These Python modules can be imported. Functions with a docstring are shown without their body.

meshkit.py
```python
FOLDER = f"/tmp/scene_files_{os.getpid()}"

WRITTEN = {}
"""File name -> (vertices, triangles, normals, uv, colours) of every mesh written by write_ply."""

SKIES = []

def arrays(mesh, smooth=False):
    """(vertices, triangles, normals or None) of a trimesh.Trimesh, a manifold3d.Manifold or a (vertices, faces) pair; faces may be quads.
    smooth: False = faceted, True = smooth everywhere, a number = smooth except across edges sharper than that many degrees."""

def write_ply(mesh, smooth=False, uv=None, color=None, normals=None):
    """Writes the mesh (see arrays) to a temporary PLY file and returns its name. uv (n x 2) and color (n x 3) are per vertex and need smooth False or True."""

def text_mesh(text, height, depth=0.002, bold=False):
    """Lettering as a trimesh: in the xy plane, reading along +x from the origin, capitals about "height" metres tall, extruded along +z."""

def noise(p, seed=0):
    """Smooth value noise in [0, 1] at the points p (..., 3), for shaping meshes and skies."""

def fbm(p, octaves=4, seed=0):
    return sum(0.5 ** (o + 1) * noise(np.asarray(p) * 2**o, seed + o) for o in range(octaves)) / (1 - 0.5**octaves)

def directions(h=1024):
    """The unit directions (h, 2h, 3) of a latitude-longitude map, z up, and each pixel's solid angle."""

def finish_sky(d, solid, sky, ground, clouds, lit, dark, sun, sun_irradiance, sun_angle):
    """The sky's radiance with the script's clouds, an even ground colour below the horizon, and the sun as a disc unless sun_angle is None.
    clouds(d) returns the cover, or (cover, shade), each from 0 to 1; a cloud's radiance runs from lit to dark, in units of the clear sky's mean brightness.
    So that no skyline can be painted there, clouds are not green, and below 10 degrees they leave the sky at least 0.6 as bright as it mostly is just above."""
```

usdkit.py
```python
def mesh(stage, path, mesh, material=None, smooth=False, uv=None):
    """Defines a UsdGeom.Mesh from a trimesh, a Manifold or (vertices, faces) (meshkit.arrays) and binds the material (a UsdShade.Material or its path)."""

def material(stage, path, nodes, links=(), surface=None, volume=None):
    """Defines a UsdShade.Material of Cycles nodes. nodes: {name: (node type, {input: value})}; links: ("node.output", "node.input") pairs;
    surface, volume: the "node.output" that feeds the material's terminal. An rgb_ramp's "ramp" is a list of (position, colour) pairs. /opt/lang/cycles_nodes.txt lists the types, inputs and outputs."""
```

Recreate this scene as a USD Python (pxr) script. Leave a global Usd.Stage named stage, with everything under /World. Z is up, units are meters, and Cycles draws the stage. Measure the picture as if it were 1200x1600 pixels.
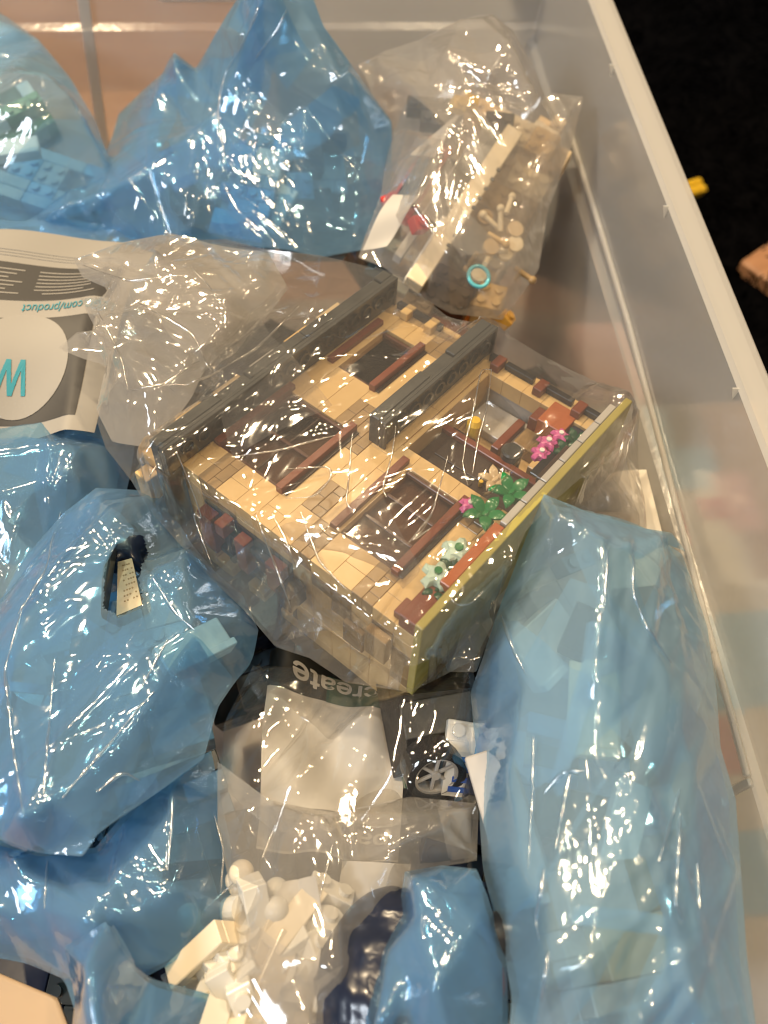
import math, random
import numpy as np, trimesh, usdkit, meshkit
from scipy.spatial import Delaunay, cKDTree
from scipy.interpolate import RBFInterpolator
from scipy import sparse
from scipy.sparse.linalg import splu
from shapely.geometry import Polygon, LineString, Point
from shapely import contains_xy, distance, points as shp_points
from pxr import Usd, UsdGeom, UsdLux, UsdShade, Gf, Sdf, Vt

# ------------------------------------------------------------------ stage, camera, light
stage = Usd.Stage.CreateInMemory()
UsdGeom.SetStageUpAxis(stage, 'Z'); UsdGeom.SetStageMetersPerUnit(stage, 1.0)
UsdGeom.Xform.Define(stage, '/World'); UsdGeom.Scope.Define(stage, '/World/Looks')
CAM = np.array([0., 0., .48])
R = np.array([[0.99603127, 0.047657, -0.07516994], [-0.07956285, 0.85530061, -0.51198693], [0.03989313, 0.51593572, 0.85569788]])
FPX = 1287.
cam = UsdGeom.Camera.Define(stage, '/World/camera')
m4 = np.eye(4); m4[:3, :3] = R.T; m4[3, :3] = CAM
cam.AddTransformOp().Set(Gf.Matrix4d(m4.tolist()))
FL = 24.0
cam.CreateFocalLengthAttr(FL); cam.CreateHorizontalApertureAttr(FL * 1200 / FPX)
cam.CreateClippingRangeAttr((0.01, 100.0))
cam.CreateFStopAttr(FL / 3.6); cam.CreateFocusDistanceAttr(.315)
cam.CreateExposureAttr(0.0)

def at(px, py, z):
    v = R @ np.array([px - 600., 800. - py, -FPX]); return CAM + v * ((z - CAM[2]) / v[2])

def lamp(name, kind, pos, target, size, power, color):
    l = getattr(UsdLux, kind).Define(stage, '/World/' + name)
    z = np.array(pos, float) - np.array(target, float); z /= np.linalg.norm(z)
    x = np.cross([0, 0.01, 1], z); x /= np.linalg.norm(x); y = np.cross(z, x)
    m = np.eye(4); m[0, :3], m[1, :3], m[2, :3], m[3, :3] = x, y, z, pos
    l.AddTransformOp().Set(Gf.Matrix4d(m.tolist()))
    if kind == 'RectLight': l.CreateWidthAttr(size[0]); l.CreateHeightAttr(size[1])
    else: l.CreateRadiusAttr(size)
    l.CreateNormalizeAttr(True); l.CreateIntensityAttr(power); l.CreateColorAttr(Gf.Vec3f(*color))
AIM = (.03, .2, .2)
WARM = (1., .77, .48)
lamp('warm_lamp', 'DiskLight', (-.75, 1.05, 1.75), AIM, .06, 11., WARM)
for k, (x, y, z, p) in enumerate(((.75, .95, 1.9, 3.), (.15, -.85, 1.9, 2.4), (-.25, .75, 2.0, 1.8), (.35, .35, 2.1, 1.6), (-.55, .05, 2.0, 1.6), (.08, 1.5, 1.75, 1.6))):
    lamp('warm_lamp_%03d' % (k + 1), 'DiskLight', (x, y, z), AIM, .038, p * 1.15, WARM)
lamp('window_light', 'RectLight', (-1.5, -.6, 1.5), AIM, (.6, .45), 8., (.84, .92, 1.))

# ------------------------------------------------------------------ helpers
used = {}
def numbered(path):
    k = used.get(path, -1) + 1; used[path] = k
    return path if k == 0 else f'{path}_{k:03d}'
def data(p, label=None, cat=None, group=None, kind=None):
    for k, v in (('label', label), ('category', cat), ('group', group), ('kind', kind)):
        if v: p.SetCustomDataByKey(k, v)
    return p
def thing(name, label, cat, mat=None, group=None, parent=None):
    x = UsdGeom.Xform.Define(stage, numbered((str(parent.GetPath()) if parent else '/World') + '/' + name))
    if mat is not None: x.AddTransformOp().Set(Gf.Matrix4d(np.asarray(mat, float).T.tolist()))
    return data(x.GetPrim(), label, cat, group)
def obj(name, mesh, mat, parent=None, smooth=False, label=None, cat=None, group=None, kind=None):
    p = usdkit.mesh(stage, numbered((str(parent.GetPath()) if parent else '/World') + '/' + name), mesh, M[mat] if isinstance(mat, str) else mat, smooth)
    p.CreateDoubleSidedAttr(True)
    return data(p.GetPrim(), label, cat, group, kind)
def frame(origin, X, Y, Z):
    m = np.eye(4); m[:3, 0], m[:3, 1], m[:3, 2], m[:3, 3] = X, Y, Z, origin; return m
def euler(origin, rx, ry, rz):
    m = trimesh.transformations.euler_matrix(math.radians(rx), math.radians(ry), math.radians(rz), 'sxyz'); m[:3, 3] = origin; return m
_cb = None
def cbox(lo, hi, c=.0003):
    """box with chamfered edges: 24 vertices, 44 triangles"""
    global _cb
    lo, hi = np.array(lo, float), np.array(hi, float)
    c = min(c, (hi - lo).min() * .3)
    v = []
    for ax in range(3):
        for sg in np.ndindex(2, 2, 2):
            p = np.where(np.array(sg) == 1, hi, lo); ins = np.where(np.array(sg) == 1, -c, c)
            q = p + ins; q[ax] = p[ax]; v.append(q)
    v = np.array(v)
    if _cb is None:
        unit = []
        for ax in range(3):
            for sg in np.ndindex(2, 2, 2):
                p = np.array(sg, float); ins = np.where(p == 1, -.2, .2); q = p + ins; q[ax] = p[ax]; unit.append(q)
        h = trimesh.convex.convex_hull(np.array(unit))
        idx = cKDTree(np.array(unit)).query(h.vertices)[1]
        _cb = idx[h.faces]
    return trimesh.Trimesh(v, _cb, process=False)
def cyl(p0, p1, r, n=12, r1=None):
    p0, p1 = np.array(p0, float), np.array(p1, float); d = p1 - p0; L = np.linalg.norm(d)
    a = np.linspace(0, 2 * np.pi, n, endpoint=False); r1 = r if r1 is None else r1
    z = d / L; x = np.cross(z, [1, 0, 0] if abs(z[0]) < .9 else [0, 1, 0]); x /= np.linalg.norm(x); y = np.cross(z, x)
    ring = np.cos(a)[:, None] * x + np.sin(a)[:, None] * y
    v = np.vstack([p0 + ring * r, p1 + ring * r1, p0, p1]); f = []
    for i in range(n):
        j = (i + 1) % n; f += [[i, j, n + j], [i, n + j, n + i], [j, i, 2 * n], [n + i, n + j, 2 * n + 1]]
    return trimesh.Trimesh(v, f, process=False)
def ring(p0, p1, ro, ri, n=14):
    p0, p1 = np.array(p0, float), np.array(p1, float); z = (p1 - p0) / np.linalg.norm(p1 - p0)
    x = np.cross(z, [1, 0, 0] if abs(z[0]) < .9 else [0, 1, 0]); x /= np.linalg.norm(x); y = np.cross(z, x)
    a = np.linspace(0, 2 * np.pi, n, endpoint=False); rg = np.cos(a)[:, None] * x + np.sin(a)[:, None] * y
    v = np.vstack([p0 + rg * ro, p1 + rg * ro, p1 + rg * ri, p0 + rg * ri]); f = []
    for k in range(4):
        for i in range(n):
            j = (i + 1) % n; a0, b0 = k * n, ((k + 1) % 4) * n
            f += [[a0 + i, a0 + j, b0 + j], [a0 + i, b0 + j, b0 + i]]
    return trimesh.Trimesh(v, f, process=False)
cat = trimesh.util.concatenate
S, B = .008, .0096
def brick(nx, ny, h=B, studs=True, c=.0004):
    """brick of nx x ny studs, its base centred on the origin"""
    a, b = nx * S / 2 - .0001, ny * S / 2 - .0001
    ms = [cbox((-a, -b, 0), (a, b, h), c)]
    if studs:
        for i in range(nx):
            for j in range(ny):
                x, y = (i - (nx - 1) / 2) * S, (j - (ny - 1) / 2) * S
                ms.append(cyl((x, y, h - .0002), (x, y, h + .0017), .0024, 12))
    return cat(ms)

# ------------------------------------------------------------------ materials
M = {}
def plastic(name, color, rough=.22, var=.06, trans=0, sss=0):
    n = {'g': ('texture_coordinate', {}), 'n': ('noise_texture', {'scale': 70., 'detail': 5.}), 'oi': ('object_info', {}),
         'r': ('map_range', {'from_min': .3, 'from_max': .7, 'to_min': rough * .7, 'to_max': rough * 1.5}),
         'v': ('map_range', {'from_min': 0., 'from_max': 1., 'to_min': 1 - var, 'to_max': 1 + var}),
         'h': ('hsv', {'color': color}), 'b': ('bump', {'strength': .12, 'distance': .0004}),
         'p': ('principled_bsdf', {'ior': 1.5, 'transmission_weight': trans})}
    l = [('g.object', 'n.vector'), ('n.fac', 'r.value'), ('oi.random', 'v.value'), ('v.result', 'h.value'), ('h.color', 'p.base_color'), ('r.result', 'p.roughness'), ('n.fac', 'b.height'), ('b.normal', 'p.normal')]
    M[name] = usdkit.material(stage, '/World/Looks/' + name, n, l, 'p.BSDF')
for nm, c in dict(tan=(.62, .43, .20), dark_tan=(.30, .20, .095), red_brown=(.17, .045, .022), dark_brown=(.045, .026, .018), dark_grey=(.065, .065, .062),
                  light_grey=(.42, .40, .38), black=(.012, .012, .014), olive=(.36, .31, .09), orange_brown=(.36, .10, .03), green=(.015, .17, .05), dark_green=(.006, .06, .03),
                  mint=(.46, .6, .52), pink=(.55, .10, .30), cream=(.78, .66, .46), white=(.74, .73, .70), off_white=(.72, .67, .56), navy=(.011, .016, .036), red=(.5, .02, .02), blue=(.02, .09, .42),
                  lime=(.35, .5, .06), yellow=(.75, .48, .03), orange=(.7, .22, .04), teal=(.12, .5, .58), sand=(.55, .42, .26), azure=(.1, .35, .62), amber=(.5, .27, .05), mullion=(.085, .034, .02), window_dark=(.20, .135, .10), shell_white=(.62, .60, .55), shell_cream=(.64, .56, .43), sand_blue=(.22, .36, .48)).items():
    plastic(nm, c)
M['smoked_glass'] = usdkit.material(stage, '/World/Looks/smoked_glass', {'t': ('transparent_bsdf', {'color': (.78, .70, .64)}), 'g': ('glossy_bsdf', {'color': (1, 1, 1), 'roughness': .04}), 'f': ('fresnel', {'IOR': 1.5}), 'm': ('mix_closure', {})},
    [('f.fac', 'm.fac'), ('t.BSDF', 'm.closure1'), ('g.BSDF', 'm.closure2')], 'm.closure')

def film(name, tint, grazing, scatter, haze, rough=.06, bump=.015, spec=.07, scale=1.):
    """thin plastic film: coloured transparency, a little milky scatter and sharp reflections on fine crinkles"""
    n = {'tc': ('texture_coordinate', {}),
         'vo': ('voronoi_texture', {'scale': 34. * scale, 'feature': 'f1', 'randomness': 1.}), 'no': ('noise_texture', {'scale': 24. * scale, 'detail': 3., 'distortion': 1.2}),
         'rg': ('noise_texture', {'scale': 60. * scale, 'detail': 2., 'distortion': .6}),
         'ab': ('math', {'math_type': 'absolute'}), 'su': ('math', {'math_type': 'subtract', 'value2': .5}),
         'nd': ('vector_math', {'math_type': 'multiply_add', 'vector2': (.03, .03, .03)}),
         'a1': ('math', {'math_type': 'multiply_add', 'value2': .55}), 'a2': ('math', {'math_type': 'multiply_add', 'value2': .35}), 'a3': ('math', {'math_type': 'multiply', 'value2': .8}),
         'bu': ('bump', {'strength': bump, 'distance': .004}),
         'lw': ('layer_weight', {'blend': .5}), 'pw': ('math', {'math_type': 'power', 'value2': 4.}), 'fr': ('math', {'math_type': 'multiply_add', 'value2': .75, 'value3': spec, 'use_clamp': True}),
         'tm': ('mix', {'color1': tint, 'color2': grazing}), 'tr': ('transparent_bsdf', {}), 'hz': ('math', {'math_type': 'multiply_add', 'value2': .35, 'value3': haze}),
         'df': ('diffuse_bsdf', {'color': scatter}), 'tl': ('translucent_bsdf', {'color': scatter}), 'ds': ('mix_closure', {'fac': .5}),
         'bs': ('mix_closure', {'fac': haze}), 'gl': ('glossy_bsdf', {'color': (1, 1, 1), 'roughness': rough}), 'out': ('mix_closure', {})}
    l = [('tc.object', 'no.vector'), ('tc.object', 'rg.vector'), ('no.color', 'nd.vector1'), ('tc.object', 'nd.vector3'), ('nd.vector', 'vo.vector'),
         ('rg.fac', 'su.value1'), ('su.value', 'ab.value1'), ('ab.value', 'a3.value1'), ('no.fac', 'a2.value1'), ('a3.value', 'a2.value3'), ('vo.distance', 'a1.value1'), ('a2.value', 'a1.value3'),
         ('a1.value', 'bu.height'), ('bu.normal', 'gl.normal'), ('bu.normal', 'df.normal'),
         ('lw.facing', 'pw.value1'), ('pw.value', 'fr.value1'), ('lw.facing', 'tm.fac'), ('tm.color', 'tr.color'),
         ('df.BSDF', 'ds.closure1'), ('tl.BSDF', 'ds.closure2'), ('tr.BSDF', 'bs.closure1'), ('ds.closure', 'bs.closure2'),
         ('fr.value', 'out.fac'), ('bs.closure', 'out.closure1'), ('gl.BSDF', 'out.closure2')]
    n.pop('hz')
    M[name] = usdkit.material(stage, '/World/Looks/' + name, n, l, 'out.closure')
film('blue_film', (.73, .885, .96), (.30, .60, .84), (.46, .70, .92), .23, rough=.07)
film('pale_blue_film', (.81, .915, .965), (.42, .68, .86), (.60, .80, .96), .27, rough=.07)
film('clear_film', (.95, .94, .93), (.72, .70, .67), (.80, .78, .75), .12, spec=.10, rough=.07)
film('house_film', (.975, .97, .96), (.80, .78, .75), (.80, .78, .75), .08, spec=.12, bump=.015, rough=.065)

film('milky_film', (.94, .93, .92), (.75, .73, .70), (.85, .82, .78), .22, spec=.10, rough=.07)
film('thin_film', (.985, .98, .97), (.85, .83, .80), (.80, .78, .75), .02, spec=.08, rough=.04)

film('clear_pleat', (.95, .94, .92), (.80, .78, .75), (.85, .83, .80), .12, spec=.35, rough=.17, bump=.3)
film('blue_pleat', (.80, .90, .96), (.5, .72, .88), (.6, .76, .9), .25, spec=.32, rough=.17, bump=.3)

def paper(name, color):
    M[name] = usdkit.material(stage, '/World/Looks/' + name, {'tc': ('texture_coordinate', {}), 'n': ('noise_texture', {'scale': 900., 'detail': 4.}), 'b': ('bump', {'strength': .2, 'distance': .0002}),
        'd': ('principled_bsdf', {'base_color': color, 'roughness': .55}), 't': ('translucent_bsdf', {'color': color}), 'm': ('mix_closure', {'fac': .15})},
        [('tc.object', 'n.vector'), ('n.fac', 'b.height'), ('b.normal', 'd.normal'), ('d.BSDF', 'm.closure1'), ('t.BSDF', 'm.closure2')], 'm.closure')
paper('white_paper', (.55, .53, .50)); paper('leaflet_paper', (.34, .32, .29)); paper('card', (.46, .33, .21)); paper('grey_print', (.055, .052, .05)); paper('teal_print', (.02, .28, .36)); paper('black_print', (.012, .014, .014)); paper('dark_green_print', (.006, .06, .05)); paper('cream_paper', (.78, .72, .62))
paper('blue_print', (.05, .12, .5)); paper('mid_grey_print', (.3, .29, .28)); paper('salmon_print', (.72, .36, .28)); paper('red_print', (.55, .02, .03)); paper('sky_print', (.35, .58, .72)); paper('brown_card', (.42, .25, .12))

# frosted polypropylene of the box
M['frosted'] = usdkit.material(stage, '/World/Looks/frosted', {'tc': ('texture_coordinate', {}), 'n': ('noise_texture', {'scale': 260., 'detail': 4.}), 'b': ('bump', {'strength': .15, 'distance': .0008}),
    'rf': ('refraction_bsdf', {'color': (.93, .93, .92), 'roughness': .15, 'IOR': 1.12}), 'df': ('diffuse_bsdf', {'color': (.84, .84, .84)}), 'tl': ('translucent_bsdf', {'color': (.84, .84, .84)}), 'ds': ('mix_closure', {'fac': .5}),
    'bs': ('mix_closure', {'fac': .34}), 'gl': ('glossy_bsdf', {'color': (1, 1, 1), 'roughness': .14}), 'lw': ('layer_weight', {'blend': .5}), 'pw': ('math', {'math_type': 'power', 'value2': 4.}), 'fr': ('math', {'math_type': 'multiply_add', 'value2': .6, 'value3': .10}), 'o': ('mix_closure', {})},
    [('tc.object', 'n.vector'), ('n.fac', 'b.height'), ('b.normal', 'gl.normal'), ('b.normal', 'rf.normal'), ('df.BSDF', 'ds.closure1'), ('tl.BSDF', 'ds.closure2'), ('rf.BSDF', 'bs.closure1'), ('ds.closure', 'bs.closure2'),
     ('lw.facing', 'pw.value1'), ('pw.value', 'fr.value1'), ('fr.value', 'o.fac'), ('bs.closure', 'o.closure1'), ('gl.BSDF', 'o.closure2')], 'o.closure')
M['frosted_rim'] = usdkit.material(stage, '/World/Looks/frosted_rim', {
    'tr': ('transparent_bsdf', {'color': (.9, .9, .88)}), 'df': ('diffuse_bsdf', {'color': (.8, .78, .75)}), 'tl': ('translucent_bsdf', {'color': (.8, .78, .75)}), 'ds': ('mix_closure', {'fac': .5}),
    'bs': ('mix_closure', {'fac': .6}), 'gl': ('glossy_bsdf', {'color': (1, 1, 1), 'roughness': .2}), 'o': ('mix_closure', {'fac': .06})},
    [('df.BSDF', 'ds.closure1'), ('tl.BSDF', 'ds.closure2'), ('tr.BSDF', 'bs.closure1'), ('ds.closure', 'bs.closure2'), ('bs.closure', 'o.closure1'), ('gl.BSDF', 'o.closure2')], 'o.closure')
M['wood'] = usdkit.material(stage, '/World/Looks/wood', {'tc': ('texture_coordinate', {}), 'mp': ('mapping', {'scale': (3., 40., 3.)}), 'n': ('noise_texture', {'scale': 3., 'detail': 6., 'distortion': .5}), 'r': ('rgb_ramp', {'ramp': [(.3, (.34, .16, .08)), (.55, (.50, .26, .14)), (.75, (.60, .36, .21))]}), 'oi': ('object_info', {}),
    'v': ('map_range', {'to_min': .8, 'to_max': 1.15}), 'h': ('hsv', {}), 'p': ('principled_bsdf', {'roughness': .45})},
    [('tc.object', 'mp.vector'), ('mp.vector', 'n.vector'), ('n.fac', 'r.fac'), ('oi.random', 'v.value'), ('v.result', 'h.value'), ('r.color', 'h.color'), ('h.color', 'p.base_color')], 'p.BSDF')
for nm in ('rug_hair', 'rug_base'): M[nm] = usdkit.material(stage, '/World/Looks/' + nm, {'d': ('diffuse_bsdf', {'color': (.0028, .0028, .0034)})}, [], 'd.BSDF')

# ------------------------------------------------------------------ room round the box
GZ = -.075
world = UsdLux.DomeLight.Define(stage, '/World/room_glow')
world.CreateIntensityAttr(1.0)
dm = usdkit.material(stage, '/World/Looks/room_glow', {'b': ('background_shader', {'color': (1., .92, .84), 'strength': .09})}, [], 'b.background')
UsdShade.MaterialBindingAPI.Apply(world.GetPrim()).Bind(dm)
data(world.GetPrim(), 'dim warm light of the room around the box', 'room light', kind='structure')

# ------------------------------------------------------------------ crumpled plastic film: flat panels meeting in sharp folds, in two sizes
from scipy.interpolate import LinearNDInterpolator
import scipy.sparse.csgraph
def plane_of(P):
    c = P.mean(0); n = np.linalg.svd(P - c)[2][2]
    if n @ (CAM - c) < 0: n = -n
    x = np.cross([0, 1, 0.], n); x /= np.linalg.norm(x); return c, np.stack([x, np.cross(n, x), n])
def rounded(P, k):
    for _ in range(k): P = np.stack([.78 * P + .22 * np.roll(P, -1, 0), .22 * P + .78 * np.roll(P, -1, 0)], 1).reshape(-1, P.shape[1])
    return P
def mesh_in(pg, h, rng):
    n = max(12, int(pg.exterior.length / h)); bd = np.array([pg.exterior.interpolate(t, normalized=True).coords[0] for t in np.linspace(0, 1, n, endpoint=False)])
    (x0, y0), (x1, y1) = bd.min(0), bd.max(0)
    gx, gy = np.meshgrid(np.arange(x0, x1, h), np.arange(y0, y1, h * .866)); gx[1::2] += h / 2
    g = np.stack([gx.ravel(), gy.ravel()], 1) + rng.normal(0, h * .08, (gx.size, 2)); g = g[contains_xy(pg.buffer(-h * .5), g[:, 0], g[:, 1])]
    uv = np.vstack([bd, g]); F = Delaunay(uv).simplices; c = uv[F].mean(1); F = F[contains_xy(pg, c[:, 0], c[:, 1])]
    e1, e2 = uv[F[:, 1]] - uv[F[:, 0]], uv[F[:, 2]] - uv[F[:, 0]]; a = e1[:, 0] * e2[:, 1] - e1[:, 1] * e2[:, 0]
    F = F[np.abs(a) > h * h * .02]; a = a[np.abs(a) > h * h * .02]; F[a < 0] = F[a < 0][:, ::-1]
    return uv, F, n
def scatter(pg, spacing, rng, M2):
    """irregular points about `spacing` apart in the space stretched by M2"""
    (x0, y0, x1, y1) = pg.bounds; n = int((x1 - x0) * (y1 - y0) / spacing ** 2 * 3.5) + 8
    p = np.stack([rng.uniform(x0, x1, n), rng.uniform(y0, y1, n)], 1); p = p[contains_xy(pg, p[:, 0], p[:, 1])]
    q = p @ M2.T; keep = []; t = cKDTree(q); dead = np.zeros(len(q), bool); rad = spacing * (.55 + .9 * rng.random(len(q)))
    for i in range(len(q)):
        if dead[i]: continue
        keep.append(i); dead[t.query_ball_point(q[i], rad[i])] = True
    return p[keep]
def facets(uv, pts, z, M2):
    return LinearNDInterpolator(Delaunay(pts @ M2.T), z)(uv @ M2.T)
def main_piece(v, f):
    """the largest connected piece, without unused points"""
    n, lab = sparse.csgraph.connected_components(sparse.coo_matrix((np.ones(3 * len(f)), (f.ravel(), np.roll(f, 1, 1).ravel())), (len(v), len(v))), directed=False)
    f = f[lab[f[:, 0]] == np.bincount(lab[f[:, 0]]).argmax()]; u, inv = np.unique(f, return_inverse=True); return v[u], inv.reshape(-1, 3)
def ridgelets(uv, pg, rng, dens, th, spread, centres, hgt=(.0005, .0014), wid=(.0008, .0015), length=(.026, .09)):
    """long narrow wrinkles: height added at uv"""
    out = np.zeros(len(uv)); tree = cKDTree(uv)
    for k in range(int(dens * pg.area)):
        p = uv[rng.integers(len(uv))]; a = th + rng.normal(0, spread)
        if len(centres) and rng.random() < .6:
            q = centres[rng.integers(len(centres))]; d = p - q; a = math.atan2(d[1], d[0]) + rng.normal(0, .12)
        L = rng.uniform(*length) * rng.uniform(.5, 1.); bend = rng.normal(0, 5.) ; n_ = max(6, int(L / .0012)); x = np.linspace(-L / 2, L / 2, n_); ang = a + bend * x
        pts = p + np.stack([np.cumsum(np.cos(ang)), np.cumsum(np.sin(ang))], 1) * (L / n_); pts -= pts[n_ // 2] - p
        H, W = rng.uniform(*hgt) * rng.choice((1, 1, -.7)), rng.uniform(*wid)
        near = np.unique(np.concatenate([np.array(t_, int) for t_ in tree.query_ball_point(pts[::2], W * 3.2)] or [np.zeros(0, int)]))
        if not len(near): continue
        d, i = cKDTree(pts).query(uv[near]); env = np.sin(np.pi * (i + .5) / n_) ** .7
        out[near] += H * env * np.exp(-np.abs(d / W) ** 1.5)
    return out
def laplace(F, N, fixed):
    E = np.unique(np.sort(np.vstack([F[:, [0, 1]], F[:, [1, 2]], F[:, [2, 0]]]), 1), axis=0); i, j = E.T
    A = sparse.csr_matrix((np.ones(2 * len(E)), (np.r_[i, j], np.r_[j, i])), (N, N)); deg = np.maximum(np.asarray(A.sum(1)).ravel(), 1)
    return lambda x: np.where(fixed, x, .5 * x + .5 * (A @ x) / deg)

def bag(name, label, mat, outline, peaks=(), ridges=(), bulge=.02, back=.02, h=.00105, seed=1, floor=None, rnd=0, group=None, catg='bag', big=.022, jit=.16, small=.0085, jit2=.045, run=None, stretch=2.2, soft=2, wav=.0009, hb=.004, cinch=(), excess=0, flaps=0, pleats=(), lo=.42, pr=.0004, hole=None, folds=(), wr=5600., **kw):
    """a closed bag: outline, peaks and ridges are (px, py, z) through which the film passes; run is the photo direction in which its folds run"""
    rng = np.random.default_rng(seed)
    O = np.array([at(*p) for p in outline]); O = rounded(O, rnd); c, A = plane_of(O); loc = (O - c) @ A.T
    # straight edges, slightly nicked
    ed = []
    for p, q in zip(loc, np.roll(loc, -1, 0)):
        n = max(1, int(np.linalg.norm(q - p) / .014))
        for k in range(n):
            x = p + (q - p) * k / n
            if k: x = x + np.r_[rng.normal(0, .0009, 2), rng.normal(0, .0012)]
            ed.append(x)
    loc = np.array(ed)
    pg = Polygon(loc[:, :2]); pg = pg if pg.is_valid else pg.buffer(0)
    if pg.geom_type != 'Polygon': pg = max(pg.geoms, key=lambda g: g.area)
    ext = pg.exterior; scale = math.sqrt(pg.area) * .28
    if run is None: th = rng.uniform(0, np.pi)
    else: d = (at(600 + 50 * math.cos(run), 800 + 50 * math.sin(run), .2) - at(600, 800, .2)) @ A.T; th = math.atan2(d[1], d[0])
    ct, st_ = math.cos(th), math.sin(th); rot = np.array([[ct, st_], [-st_, ct]]); M2 = np.diag([1 / math.sqrt(stretch), math.sqrt(stretch)]) @ rot
    pk = [(np.array(at(*p)) - c) @ A.T for p in peaks]
    for r in ridges:
        q = np.array([at(*p) for p in r]); L = np.r_[0, np.cumsum(np.linalg.norm(np.diff(q, axis=0), axis=1))]; t = np.arange(0, L[-1], .006)
        q = np.stack([np.interp(t, L, q[:, k]) for k in range(3)], 1); pk += list((q - c) @ A.T)
    pk = np.array(pk).reshape(-1, 3)
    if len(pk): pk = pk[contains_xy(pg.buffer(-.002), pk[:, 0], pk[:, 1])]
    if len(pk): pk = pk[np.unique(np.round(pk[:, :2], 3), axis=0, return_index=True)[1]]
    dome = lambda uv: .4 * np.clip(distance(ext, shp_points(uv)) / (scale * .45), 0, 1) + .6 * np.clip(distance(ext, shp_points(uv)) / (scale * 1.3), 0, 1)
    step = max(1, len(loc) // 70); rb = RBFInterpolator(loc[::step, :2], loc[::step, 2], kernel='thin_plate_spline', smoothing=1e-7)
    rp = (lambda uv: 0.) if not len(pk) else RBFInterpolator(np.vstack([loc[::step, :2], pk[:, :2]]), np.r_[np.zeros(len(loc[::step])), pk[:, 2] - rb(pk[:, :2]) - bulge * dome(pk[:, :2])], kernel='linear', smoothing=1e-6)
    base = lambda uv: rb(uv) + bulge * dome(uv) + rp(uv)
    uv, F, n = mesh_in(pg, h, rng)
    # large panels
    p1 = scatter(pg.buffer(-.004), big, rng, M2)
    if len(pk): p1 = p1[cKDTree(pk[:, :2]).query(p1)[0] > big * .3]
    dd = np.clip(distance(ext, shp_points(p1)) / .02, .2, 1)
    z1 = base(p1) + rng.uniform(-1, .8, len(p1)) * jit * big * dd
    far = np.array([[-9, -9], [9, -9], [9, 9], [-9, 9.]]) * .1
    P = np.vstack([loc[:, :2], p1] + ([pk[:, :2]] if len(pk) else [])); Z = np.r_[loc[:, 2], z1, pk[:, 2] if len(pk) else []]
    w = facets(uv, P, Z, M2); bad = np.isnan(w); w[bad] = base(uv[bad]); w[:n] = np.interp(np.arange(n), np.linspace(0, n, len(loc) + 1), np.r_[loc[:, 2], loc[0, 2]]) if False else w[:n]
    # small crinkles, in patches
    th2 = th + rng.uniform(-.8, .8); M3 = np.diag([.55, 1.8]) @ np.array([[math.cos(th2), math.sin(th2)], [-math.sin(th2), math.cos(th2)]])
    ring4 = np.array(pg.buffer(.03).exterior.coords)
    for sp, jj, lo in ((small, jit2, lo), (small * .5, jit2 * .8, lo + .08)):
        p2 = np.vstack([scatter(pg.buffer(.01), sp, rng, M3), ring4]); z2 = rng.uniform(-1, 1, len(p2)) * jj * sp
        w2 = np.nan_to_num(facets(uv, p2, z2, M3)); pat = np.clip((meshkit.noise(np.column_stack([uv * 38, np.full(len(uv), seed * 5.7 + sp)]), seed) - lo) * 4, 0.06, 1)
        w += w2 * pat * np.clip(distance(ext, shp_points(uv)) / .006, .15, 1)
    ctr = np.array([((np.array(at(px, py, z)) - c) @ A.T)[:2] for px, py, z, *_ in cinch])
    w += ridgelets(uv, pg, rng, wr, th, .55, ctr) * np.clip(distance(ext, shp_points(uv)) / .004, .1, 1)
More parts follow.
